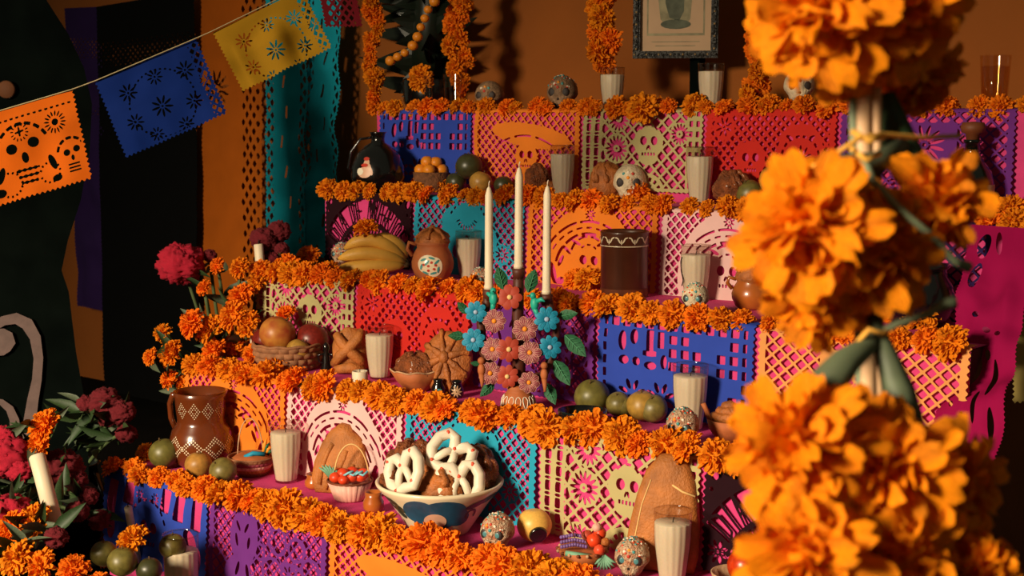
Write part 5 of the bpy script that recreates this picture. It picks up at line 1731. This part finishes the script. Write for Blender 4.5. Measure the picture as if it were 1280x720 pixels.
slab_bread(5, 424, 610, [(-30, 0), (-36, 14), (-34, 32), (-26, 52), (-16, 66), (-4, 74), (8, 73), (14, 66), (24, 62), (32, 50), (35, 34), (33, 14), (28, 0)], 22, 'golden rounded bread leaning before the pale pink skull sheet', 'rounded_bread', 'bread_pale',
           [([(-22, 10), (-20, 28), (-14, 44), (-8, 54)], 3.2, 'bread_pale'), ([(-4, 8), (2, 26), (8, 40), (10, 48)], 3.6, 'bread_pale'), ([(8, 6), (16, 20), (20, 34)], 3.2, 'bread_pale'), ([(-14, 6), (-8, 18), (0, 30)], 2.6, 'bread_pale')])
slab_bread(5, 826, 698, [(-42, 0), (-44, 18), (-40, 46), (-32, 78), (-22, 104), (-6, 120), (12, 122), (28, 114), (38, 96), (43, 70), (45, 40), (44, 16), (40, 0)], 26, 'big smooth scored loaf standing against the khaki sheet of the fourth step', 'big_loaf', 'bread_pale',
           [([(-34, 10), (-30, 40), (-24, 70), (-14, 96)], .8, 'crust_line'), ([(2, 88), (4, 70), (8, 62), (24, 58)], .8, 'crust_line'), ([(12, 92), (24, 86), (40, 82)], 1.3, 'crust_line'), ([(-24, 20), (-20, 44), (-16, 60)], .6, 'crust_line')], lean=.18)

# ------------------------------------------------------------------ clay bowls with bread (tier 4)
C = on(4, 521, 490, .05); s_ = mpp(C)
root = thing('scalloped_bowl', 'small clay bowl with a pale scalloped rim on the fourth step', 'bowl', C)
mb = MB(); mb.lathe([(14 * s_, 0), (16 * s_, 2 * s_), (26 * s_, 14 * s_), (32 * s_, 26 * s_), (30 * s_, 26.5 * s_), (22 * s_, 14 * s_), (0, 8 * s_)], 48, 0, None, lambda a, z: 1 + (.05 * math.cos(8 * a) if z > 20 * s_ else 0)); mb.build('body', 'terracotta', root)
mb = MB(); mb.tube([((31.5 * (1 + .05 * math.cos(8 * a))) * s_ * math.cos(a), (31.5 * (1 + .05 * math.cos(8 * a))) * s_ * math.sin(a), (26.6 + 1.2 * math.cos(8 * a)) * s_) for a in [2 * PI * i / 64 for i in range(64)]], 1.0 * s_, 6, closed=True); mb.build('rim', 'wicker_pale', root)
def lump_at(P, r, label, mat, seed, sc=(1, 1, .8), group=None):
    t = thing('bread_roll', label, 'bread', P, group=group)
    mb = MB(); mb.ball((0, 0, 0), [r * a for a in sc], 32, 22, 0, lambda d: 1 + .26 * mnoise.noise(d * 1.8 + Vector((seed, 0, 0))) + .15 * mnoise.noise(d * 5 + Vector((0, seed, 0))))
    b = mb.build('dough', mat, t)
    mb = MB()
    for i in range(3):
        a = seed + i * 2.1
        mb.tube([(r * sc[0] * math.sin(t_) * math.cos(a), r * sc[1] * math.sin(t_) * math.sin(a), r * sc[2] * 1.02 * math.cos(t_)) for t_ in (.15, .5, .8, 1.1, 1.4)], [r * .14, r * .2, r * .13, r * .2, r * .12], 8)
    mb.build('dough_strip', mat, b)
    return t
lump_at(C + Vector((0, 0, 28 * s_)), 26 * s_, 'glossy brown sweet bread heaped in the scalloped bowl', 'bread_dark', 2.0, (1, .9, .7))
C = on(4, 912, 552, .05); s_ = mpp(C)
root = thing('ladle_bowl', 'orange clay bowl with an upturned spout handle, left of the marigold cane', 'bowl', C)
mb = MB(); mb.lathe([(16 * s_, 0), (18 * s_, 2 * s_), (26 * s_, 14 * s_), (29 * s_, 26 * s_), (27 * s_, 26.5 * s_), (22 * s_, 14 * s_), (0, 8 * s_)], 40); mb.build('body', 'terracotta', root)
hl = -RT
mb = MB(); mb.tube([hl * 20 * s_ + Vector((0, 0, 16 * s_)), hl * 27 * s_ + Vector((0, 0, 30 * s_)), hl * 31 * s_ + Vector((0, 0, 40 * s_)), hl * 34 * s_ + Vector((0, 0, 46 * s_))], [5 * s_, 3.2 * s_, 3 * s_, 3.4 * s_], 8); mb.build('handle', 'terracotta', root)
t = thing('bread_bun', 'coiled golden bun in the orange clay bowl', 'bread', C + Vector((0, 0, 28 * s_)))
mb = MB()
pts = []
for j in range(50):
    a = j * .38; rr = 24 * (1 - j / 56)
    pts.append((rr * math.cos(a) * s_, rr * math.sin(a) * s_ * .8, (j * .42 - 4) * s_))
mb.tube(pts, 6.5 * s_, 8); mb.build('coil', 'bread', t)
mb = MB(); mb.ball((0, 0, 2 * s_), (20 * s_, 17 * s_, 13 * s_), 20, 12); mb.build('dough', 'bread', t)
# black glazed bowl
C = on(4, 728, 518, .05); C.y = 2.13; C.x = at_y(728, 515, C.y).x; s_ = mpp(C)
root = thing('black_bowl', 'low black glazed bowl in front of the large green fruit', 'bowl', C)
mb = MB(); mb.lathe([(18 * s_, 0), (22 * s_, 3 * s_), (30 * s_, 14 * s_), (31 * s_, 24 * s_), (29 * s_, 24.5 * s_), (26 * s_, 12 * s_), (0, 8 * s_)], 40); mb.build('body', 'black_clay', root)
# tiny black figures and pots
for (k, px, py, w, h, lb, fl) in ((4, 548, 492, 18, 20, 'tiny black pot in front of the round striped bread', 0), (4, 571, 496, 18, 22, 'tiny black pot with a pale daisy, next to the candelabrum', 1)):
    C = on(k, px, py, .01); C.y = min(C.y, 2.2); C.x = at_y(px, py, C.y).x; s_ = mpp(C)
    root = thing('tiny_pot', lb, 'pot', C)
    pr = [(w * .3, 0), (w * .48, h * .2), (w * .5, h * .45), (w * .34, h * .75), (w * .3, h * .85), (w * .4, h)]
    pr = [(a * s_, b * s_) for a, b in pr]
    mb = MB(); mb.lathe(pr + [(w * .3 * s_, h * .97 * s_), (w * .2 * s_, h * .7 * s_), (0, h * .6 * s_)], 24); mb.build('body', 'black_clay', root)
    if fl:
        surf_patch(root, pr, 'painted_daisy', 'wicker_pale', TOCAM, h * .42 * s_, [ellp(4.2 * s_ * math.cos(a), 4.2 * s_ * math.sin(a), 3.6 * s_, 1.0 * s_, 8, a) for a in [i * PI / 4.5 for i in range(9)]])
    else:
        surf_patch(root, pr, 'painted_band', 'paint_teal', TOCAM, h * .4 * s_, [ellp(0, 0, 5 * s_, 1.2 * s_)])
C = on(4, 408, 466, .02); s_ = mpp(C)
root = thing('black_figurine', 'small glossy black figurine with looped arms beside the fruit basket', 'figurine', C)
mb = MB(); mb.lathe([(7 * s_, 0), (7.5 * s_, 3 * s_), (4.5 * s_, 12 * s_), (5 * s_, 18 * s_), (3 * s_, 24 * s_), (4.2 * s_, 29 * s_), (3.5 * s_, 34 * s_), (0, 37 * s_)], 20); mb.build('body', 'black_clay', root)
for s in (-1, 1):
    mb = MB(); mb.tube([RT * s * 3 * s_ + Vector((0, 0, 22 * s_)), RT * s * 10 * s_ + Vector((0, 0, 20 * s_)), RT * s * 9 * s_ + Vector((0, 0, 12 * s_)), RT * s * 4 * s_ + Vector((0, 0, 10 * s_))], 1.4 * s_, 7); mb.build('arm', 'black_clay', root)
C = on(4, 450, 474, .02); s_ = mpp(C); C.y = 2.15; C.x = at_y(450, 470, C.y).x
root = thing('small_candle', 'short white candle stub lying at the foot of the knotted bread', 'candle', C)
mb = MB(); mb.lathe([(9 * s_, 0), (9.6 * s_, 1 * s_), (9.6 * s_, 12 * s_), (8.8 * s_, 13 * s_), (8 * s_, 11 * s_), (0, 11 * s_)], 24); mb.build('wax', 'wax_warm', root)
mb = MB(); mb.tube([(0, 0, 11 * s_), (0, 0, 14 * s_)], .5 * s_, 5); mb.build('wick', 'wick', root)
fit(root, 13 * s_, 450, 457)

# ------------------------------------------------------------------ baskets
def woven(root, prof, nrow, nseg, mats, s_, name='weave', thick=2.0):
    """basket wall: courses of separate bulging strands, over-and-under"""
    z0, z1 = prof[0][1], prof[-1][1]
    zs = [p[1] for p in prof]; rs = [p[0] for p in prof]
    for row in range(nrow):
        mb = MB()
        za = z0 + (z1 - z0) * row / nrow; zb = z0 + (z1 - z0) * (row + 1) / nrow
        for i in range(nseg):
            a0 = 2 * PI * (i + .5 * (row % 2)) / nseg; da = 2 * PI / nseg
            vs = []; N = 5
            for j in range(N):
                t = j / (N - 1)
                b = math.sin(PI * t)
                for (zz, o) in ((za, -.2), (za + (zb - za) * .3, b), (zb - (zb - za) * .3, b), (zb, -.2)):
                    r = float(np.interp(zz, zs, rs)) + o * thick
                    a = a0 + da * t
                    vs.append((r * s_ * math.cos(a), r * s_ * math.sin(a), zz * s_))
            mb.add(vs, [(j * 4 + q_, (j + 1) * 4 + q_, (j + 1) * 4 + q_ + 1, j * 4 + q_ + 1) for j in range(N - 1) for q_ in range(3)])
        mb.build('woven_course', mats[row % len(mats)], root)
    mb = MB(); mb.lathe([((r - 1.2) * s_, z * s_) for r, z in prof], 32, cap1=False); mb.build('lining', mats[0], root)
C = on(4, 361, 462, .06); s_ = mpp(C)
root = thing('woven_basket', 'low brown woven basket of fruit on the fourth step', 'basket', C)
woven(root, [(34, 0), (38, 8), (42, 20), (43.5, 32)], 4, 22, ['wicker'], s_, thick=2.6)
mb = MB(); mb.tube([(43.5 * s_ * math.cos(a), 43.5 * s_ * math.sin(a), (32 + .8 * math.sin(11 * a)) * s_) for a in [2 * PI * i / 60 for i in range(60)]], 2.0 * s_, 6, closed=True); mb.build('rim', 'wicker', root)
for (x, y, z, r, m_, lb) in ((-12, -6, 44, 23, 'mango', 'largest orange-red fruit on top of the woven basket'), (30, 2, 36, 21, 'apple_red', 'dark red apple at the right of the woven basket'), (16, -24, 26, 15, 'fruit_yellow', 'small golden fruit at the front rim of the woven basket'), (-30, 14, 32, 18, 'apple_red', 'reddish fruit at the back left of the woven basket')):
    fruit('fruit', m_, C + (RT * x + FW * y) * s_ + Vector((0, 0, z * s_)), r * s_, lb, group='fruit in the woven basket', ax=(random.uniform(-.5, .5), .4, 1))
marigold(C + (RT * -8 + FW * 34) * s_ + Vector((0, 0, 62 * s_)), .030, (-.3, -.5, .8), 'marigold just above the woven fruit basket', 'loose marigolds among the offerings')
# little striped basket with a handle
C = on(5, 315, 594, .04); s_ = mpp(C)
root = thing('striped_basket', 'tiny striped basket with a thin hoop handle beside the candle glass', 'basket', C)
woven(root, [(20, 0), (22, 5), (26, 14), (29, 22)], 5, 30, ['terracotta_dark', 'terracotta', 'petal_edge', 'petal_mauve', 'wicker'], s_, thick=.8)
mb = MB(); mb.tube([(29 * s_ * math.cos(a), 29 * s_ * math.sin(a), 22.4 * s_) for a in [2 * PI * i / 40 for i in range(40)]], 1.3 * s_, 6, closed=True); mb.build('rim', 'wicker', root)
mb = MB(); mb.tube([RT * (16 * math.cos(t) - 2) * s_ + FW * 4 * s_ + Vector((0, 0, (20 + 50 * math.sin(t)) * s_)) for t in [PI * i / 16 for i in range(17)]], .8 * s_, 6); mb.build('hoop_handle', 'wicker_pale', root)
mb = MB(); mb.ball((0, 0, 20 * s_), (25 * s_, 25 * s_, 7 * s_), 24, 10, 0, lambda d: 1 + .2 * mnoise.noise(d * 5)); mb.build('orange_filling', 'terracotta', root)
mb = MB(); mb.tube([RT * -6 * s_ - FW * 12 * s_ + Vector((0, 0, 24 * s_)), RT * 4 * s_ - FW * 12 * s_ + Vector((0, 0, 29 * s_)), RT * 18 * s_ - FW * 8 * s_ + Vector((0, 0, 27 * s_))], 3.0 * s_, 7); mb.build('blue_ribbon', 'petal_blue', root)
for i in range(4):
    mb = MB(); mb.tube([RT * (14 + 2 * i) * s_ + Vector((0, 0, 24 * s_)), RT * (17 + 2 * i) * s_ + Vector((0, 0, (38 - 3 * i) * s_)), RT * (20 + 3 * i) * s_ + Vector((0, 0, (46 - 6 * i) * s_))], [1.6 * s_, 2.6 * s_, .5 * s_], 6); mb.build('sprig', 'clay_leaf' if i % 2 else 'eye_orange', root)
# white pleated basket with strawberries
C = on(5, 438, 626, .035); s_ = mpp(C)
root = thing('pleated_basket', 'white pleated little basket of red berries with a straw handle', 'basket', C)
mb = MB(); mb.lathe([(18 * s_, 0), (20 * s_, 2 * s_), (28 * s_, 24 * s_), (26 * s_, 24 * s_), (0, 18 * s_)], 72, 0, None, lambda a, z: 1 + .035 * math.cos(24 * a)); mb.build('body', 'petal_edge', root)
mb = MB(); mb.tube([(28 * s_ * math.cos(a), 28 * s_ * math.sin(a), 24.5 * s_) for a in [2 * PI * i / 40 for i in range(40)]], 1.4 * s_, 6, closed=True); mb.build('rim', 'terracotta_dark', root)
mb = MB(); mb.tube([RT * (22 * math.cos(t) + 2) * s_ + Vector((0, 0, (22 + 48 * math.sin(t)) * s_)) for t in [PI * i / 18 for i in range(19)]], 1.0 * s_, 6); mb.build('straw_handle', 'crust_line', root)
for i, (x, y, z, r) in enumerate(((-17, -10, 30, 8), (-6, -18, 29, 7), (-8, -6, 34, 8), (4, -12, 32, 8), (14, -10, 31, 7.5), (16, 2, 32, 8), (2, 6, 33, 8), (-14, 8, 31, 8))):
    mb = MB(); mb.ball(RT * x * s_ + FW * y * s_ + Vector((0, 0, z * s_)), (r * s_, r * s_, r * .85 * s_), 12, 8); mb.build('berry', 'strawberry', root)
for i in range(4):
    mb = MB(); mb.tube([RT * (-6 + 6 * i) * s_ - FW * 17 * s_ + Vector((0, 0, (34 + 3 * (i % 2)) * s_)), RT * (0 + 6 * i) * s_ - FW * 19 * s_ + Vector((0, 0, (38 - 3 * (i % 2)) * s_)), RT * (6 + 6 * i) * s_ - FW * 17 * s_ + Vector((0, 0, 40 * s_))], 1.5 * s_, 6); mb.build('blue_ribbon', 'ribbon_blue', root)
for i in range(7):
    a = -2.2 + i * .3
    mb = MB(); mb.tube([RT * (-22) * s_ + Vector((0, 0, 24 * s_)), RT * (-22 + 10 * math.cos(a - .4)) * s_ + Vector((0, 0, (24 - 14 * math.sin(a)) * s_)), RT * (-24 + 17 * math.cos(a - .4)) * s_ + Vector((0, 0, (24 - 20 * math.sin(a)) * s_))], [1.8 * s_, 2.4 * s_, .5 * s_], 6); mb.build('green_tuft', 'ribbon_green', root)
# tiny brown pots
for (px, py, w, h, lb) in ((467, 642, 26, 26, 'tiny brown pot left of the painted bread bowl'), (394, 612, 26, 18, 'tiny brown cup behind the marigolds, right of the tall candle glass')):
    C = on(5, px, py, .02); s_ = mpp(C)
    root = thing('tiny_pot', lb, 'pot', C)
    mb = MB(); mb.lathe([(w * .36 * s_, 0), (w * .5 * s_, h * .2 * s_), (w * .5 * s_, h * .5 * s_), (w * .38 * s_, h * .75 * s_), (w * .42 * s_, h * s_), (w * .34 * s_, h * .98 * s_), (w * .3 * s_, h * .6 * s_), (0, h * .5 * s_)], 28); mb.build('body', 'pot_orange', root)
    if w == 26 and h == 18:
        mb = MB(); mb.tube([RT * 11 * s_ + Vector((0, 0, 15 * s_)), RT * 19 * s_ + Vector((0, 0, 16 * s_)), RT * 20 * s_ + Vector((0, 0, 6 * s_)), RT * 11 * s_ + Vector((0, 0, 3 * s_))], 2 * s_, 7); mb.build('handle', 'glaze_dark', root)
# basket with beads, sprigs
C = on(5, 728, 706, .04); s_ = mpp(C)
root = thing('trinket_basket', 'little basket of violet beads, red flowers and green tuft beside the gourd', 'basket', C)
mb = MB(); mb.lathe([(22 * s_, 0), (25 * s_, 3 * s_), (31 * s_, 18 * s_), (29 * s_, 19 * s_), (0, 14 * s_)], 40); mb.build('body', 'terracotta', root)
for i in range(34):
    a = 2 * PI * i / 34
    if i % 2: continue
    mb = MB(); mb.ball((31.5 * s_ * math.cos(a), 31.5 * s_ * math.sin(a), 17.5 * s_), 2.3 * s_, 8, 6); mb.build('rim_bead', 'wicker_pale' if i % 4 else 'terracotta_dark', root)
rnd = random.Random(8)
for i in range(30):
    x = -26 + 30 * (i % 10) / 9; 
    mb = MB(); mb.ball(RT * x * s_ + FW * (-8 + 7 * (i // 10)) * s_ + Vector((0, 0, (26 + 4 * (i // 10) - abs(x + 10) * .2) * s_)), 2.6 * s_, 8, 6); mb.build('violet_bead', 'beads_violet', root)
mb = MB(); mb.tube([RT * -22 * s_ - FW * 22 * s_ + Vector((0, 0, 19 * s_)), RT * -6 * s_ - FW * 26 * s_ + Vector((0, 0, 18 * s_)), RT * 10 * s_ - FW * 25 * s_ + Vector((0, 0, 16 * s_))], 3.4 * s_, 8); mb.build('green_roll', 'ribbon_green', root)
for (x, y, z, r, m_) in ((14, -4, 30, 9, 'strawberry'), (22, 6, 36, 8, 'strawberry'), (20, -18, 22, 7, 'candy_red'), (6, 4, 34, 7, 'petal_rust'), (18, 4, 44, 6, 'petal_edge'), (28, -6, 28, 6, 'bread')):
    mb = MB(); mb.ball(RT * x * s_ + FW * y * s_ + Vector((0, 0, z * s_)), r * s_, 16, 10, 0, lambda d: 1 + .18 * mnoise.noise(d * 6)); mb.build('red_flower', m_, root)
mb = MB(); mb.tube([RT * -8 * s_ + Vector((0, 0, 24 * s_)), RT * -16 * s_ + Vector((0, 0, 56 * s_))], .9 * s_, 5); mb.build('twig', 'terracotta_dark', root)
mb = MB(); mb.tube([RT * 8 * s_ - FW * 10 * s_ + Vector((0, 0, 22 * s_)), RT * -6 * s_ + Vector((0, 0, 48 * s_))], .9 * s_, 5); mb.build('twig', 'terracotta_dark', root)
for i in range(8):
    a = -.4 - i * .32
    mb = MB(); mb.tube([RT * 26 * s_ - FW * 20 * s_ + Vector((0, 0, 16 * s_)), RT * (26 + 9 * math.cos(a)) * s_ - FW * 24 * s_ + Vector((0, 0, (14 + 10 * math.sin(a)) * s_)), RT * (27 + 15 * math.cos(a)) * s_ - FW * 25 * s_ + Vector((0, 0, (14 + 17 * math.sin(a)) * s_))], [1.4 * s_, 2.2 * s_, .5 * s_], 6); mb.build('green_tuft', 'ribbon_green', root)

# ------------------------------------------------------------------ painted bread bowl
C = on(5, 550, 676, .075); C.y = 1.965; C.x = at_y(550, 672, C.y).x; s_ = mpp(C)
root = thing('painted_bowl', 'large cream bowl with a blue painted flower, heaped with breads', 'bowl', C)
bp_ = [(36, 0), (38, 3), (48, 18), (60, 36), (72, 52), (79, 60)]
bp_ = [(a * s_, b * s_) for a, b in bp_]
mb = MB(); mb.lathe(bp_ + [(80 * s_, 63 * s_), (78 * s_, 65 * s_), (75 * s_, 63 * s_), (66 * s_, 52 * s_), (54 * s_, 34 * s_), (40 * s_, 16 * s_), (0, 12 * s_)], 64); mb.build('body', 'cream_glaze', root)
def ptch(nm, mt, a, z, shp, off=.001): surf_patch(root, bp_, nm, mt, TOCAM + a, z * s_, [[(x * s_, y * s_) for x, y in p] for p in shp], off)
ptch('painted_petal', 'paint_blue', 0, 30, [ellp(-24, 10, 22, 17, 22), ellp(10, 13, 27, 14, 22), ellp(24, 2, 17, 14, 20), ellp(-16, -8, 15, 9, 18), ellp(0, 0, 24, 16, 22)])
ptch('painted_centre', 'paint_pink', 0, 27, [ellp(-3, 0, 14, 11, 20)], .0018)
ptch('painted_leaf', 'paint_green', -.95, 42, [ellp(0, 6, 10, 4.5, 12, -.3), ellp(8, -2, 8, 5, 12, -.6), ellp(-6, -2, 8, 4, 12, -.5), ellp(4, -10, 8, 5, 12, -.7), ellp(-10, 8, 5, 4, 10)])
ptch('painted_leaf', 'paint_green', .95, 46, [ellp(-14, 0, 14, 4.5, 14, .25), ellp(8, 5, 16, 5, 14, .2)])
pl = []
for j in range(16):
    t = j / 15; a = -.3 + t * 4.6; rr = 9 * (1 - .5 * t)
    pl.append((rr * math.cos(a), rr * math.sin(a)))
ptch('painted_curl', 'paint_green', .72, 32, [ellp(x, y, 1.8, 1.8, 6) for x, y in pl])
# breads in the bowl
def inb(x, y, z): return C + (RT * x + FW * y) * s_ + Vector((0, 0, z * s_))
for i, (x, y, z, r, sc, m_, lb) in enumerate(((-34, 14, 76, 34, (1, .8, .95), 'bread_dark', 'knobbly brown bread at the top left of the painted bowl'), (-14, 4, 72, 22, (1, .8, .8), 'bread_dark', 'brown bread between the icing pretzels at the back of the painted bowl'),
      (44, 14, 72, 30, (1, .8, 1.0), 'bread_dark', 'sugar-crusted brown bread at the right of the painted bowl'), (0, -22, 64, 27, (1.1, .8, .8), 'bread', 'shiny golden bun at the front of the painted bowl'), (-54, -6, 64, 20, (.9, 1, .8), 'bread_dark', 'brown bread at the left rim of the painted bowl'),
      (30, -6, 62, 24, (1, .9, .8), 'bread_dark', 'brown bread under the right pretzel in the painted bowl'), (6, 26, 70, 30, (1, .8, .8), 'bread_dark', 'bread at the very back of the painted bowl'))):
    lump_at(inb(x, y, z), r * s_, lb, m_, 1.7 * i + .5, sc, 'breads in the painted bowl')
def pretzel(P, R, nrm, roll, label):
    t = thing('icing_pretzel', label, 'pretzel', P, group='white iced pretzels')
    m = aim(nrm, roll)
    base = [(0, -.46), (-.25, -.5), (-.46, -.22), (-.5, .1), (-.38, .36), (-.18, .36), (-.02, .12), (.0, .08), (.02, .12), (.18, .36), (.38, .36), (.5, .1), (.46, -.22), (.25, -.5)]
    mb = MB()
    mb.tube([Vector((x * 2 * R, y * 2 * R, 0)) for x, y in base], R * .29, 9, closed=True, mt=m)
    mb.build('icing_loop', 'icing', t)
    for s in (-1, 1):
        mb = MB(); mb.tube([Vector((0, .12 * 2 * R, .02 * R)), Vector((s * .13 * 2 * R, -.1 * 2 * R, .1 * R)), Vector((s * .22 * 2 * R, -.42 * 2 * R, .05 * R))], R * .2, 8, mt=m); mb.build('icing_cross', 'icing', t)
    for (x, y) in ((-.4, .32), (.36, .36), (0, .1), (-.24, -.48), (.3, -.4)):
        mb = MB(); mb.ball(m @ Vector((x * 2 * R, y * 2 * R, R * .2)), R * .12, 8, 6); mb.build('candy_dot', 'candy_red', t)
    return t
upn = -FW + Vector((0, 0, .35))
pretzel(inb(26, -34, 72), 25 * s_, upn, .1, 'iced pretzel with red dots at the right front of the painted bowl')
pretzel(inb(16, -16, 102), 25 * s_, -FW + RT * .1 + Vector((0, 0, .6)), -.75, 'iced pretzel tilted on top of the painted bowl')
t = pretzel(inb(-42, -28, 84), 25 * s_, -FW - RT * .9 + Vector((0, 0, .5)), .5, 'iced pretzel standing slanted at the left of the painted bowl')
# bowl with red apple, right bottom
C = on(5, 922, 738, .05); s_ = mpp(C)
root = thing('rim_bowl', 'small patterned clay bowl at the lower edge left of the marigold cane', 'bowl', C)
mb = MB(); mb.lathe([(18 * s_, 0), (22 * s_, 3 * s_), (32 * s_, 22 * s_), (34 * s_, 28 * s_), (32 * s_, 28.5 * s_), (26 * s_, 14 * s_), (0, 8 * s_)], 40); mb.build('body', 'wicker_pale', root)
fruit('apple', 'tomato_red', C + Vector((0, 0, 36 * s_)) + RT * 10 * s_, 24 * s_, 'shiny red apple in the patterned bowl at the lower edge')

# ------------------------------------------------------------------ framed picture on a stand
YP = 3.06
root0 = at_y(846, 132, YP)
root = thing('framed_picture', 'old print in a black beaded frame on a post at the top of the altar', 'picture', Vector((root0.x, YP, TZ[1] + .004)))
ctr = at_y(845, 10, YP) - root.location
s_ = mpp(at_y(845, 40, YP))
fr_ = thing('x', 'x', 'x'); bpy.data.objects.remove(fr_)
ang = YAW * .72
ux = Vector((math.cos(ang), math.sin(ang), 0)); uy = Vector((-math.sin(ang), math.cos(ang), 0))
hw, hh = 53 * s_, 62 * s_
mt = Matrix(((ux.x, uy.x, 0, ctr.x), (ux.y, uy.y, 0, ctr.y), (0, 0, 1, ctr.z), (0, 0, 0, 1)))
for (cx, cz, wx, wz) in ((0, hh - 4.5 * s_, 2 * hw, 9 * s_), (0, -hh + 4.5 * s_, 2 * hw, 9 * s_), (-hw + 4.5 * s_, 0, 9 * s_, 2 * hh - 18 * s_), (hw - 4.5 * s_, 0, 9 * s_, 2 * hh - 18 * s_)):
    mb = MB(); mb.box((cx, 0, cz), (wx, 12 * s_, wz), 0, mt); mb.box((cx, -5 * s_, cz), (wx - (5 * s_ if wx > wz else 5 * s_), 6 * s_, wz - 5 * s_), 0, mt); f_ = mb.build('frame_side', 'frame_black', root, False)
    n = int(max(wx, wz) / (5 * s_))
    for i in range(n):
        q = (i + .5) / n - .5
        mb = MB(); mb.ball((cx + (q * wx if wx > wz else 0), -8.4 * s_, cz + (q * wz if wz >= wx else 0)), (1.4 * s_, 1 * s_, 1.4 * s_), 6, 4, 0, None, mt); mb.build('carved_bead', 'gilt_bead' if i % 3 == 0 else 'frame_black', f_)
mb = MB(); mb.box((0, 1 * s_, 0), (2 * hw - 16 * s_, 3 * s_, 2 * hh - 16 * s_), 0, mt); pr_ = mb.build('print', 'print_paper', root, False)
def flat(name, mat, poly, off):
    mb = MB(); n = len(poly)
    mb.add([mt @ Vector((x * s_, (-.6 - off) * s_, z * s_)) for x, z in poly], [tuple(range(n))]); mb.build(name, mat, pr_, False)
flat('printed_ground', 'print_mid', [(-36, 46), (-36, -34), (36, -34), (36, 46)], .15)
flat('printed_panel', 'print_paper', [(-34, 44), (-34, -31), (34, -31), (34, 44)], .3)
flat('printed_shape', 'print_mid', [(-18, 44), (-22, 10), (-19, -14), (-10, -24), (8, -25), (18, -14), (20, 12), (17, 44)], .45)
flat('printed_shape', 'print_dark', [(-11, 44), (-13, 6), (-8, -12), (4, -16), (10, -4), (11, 44)], .6)
flat('printed_shape', 'print_dark', ellp(0, -20, 19, 6, 16), .6)
for i in range(2):
    flat('printed_line', 'print_mid', [(-30 + 5 * i, -41 - 5 * i), (-30 + 5 * i, -42 - 5 * i), (30 - 5 * i, -42 - 5 * i), (30 - 5 * i, -41 - 5 * i)], .2)
mb = MB(); mb.box(Vector((ctr.x, ctr.y, 0)) + RT * 20 * s_ + Vector((0, .03, (ctr.z - hh) / 2 + .02)), (.028, .028, ctr.z - hh + .05)); mb.build('post', 'black_board', root, False)
mb = MB(); mb.box((ctr.x + .05, .03, .008), (.40, .12, .016)); mb.build('foot', 'black_clay', root, False)
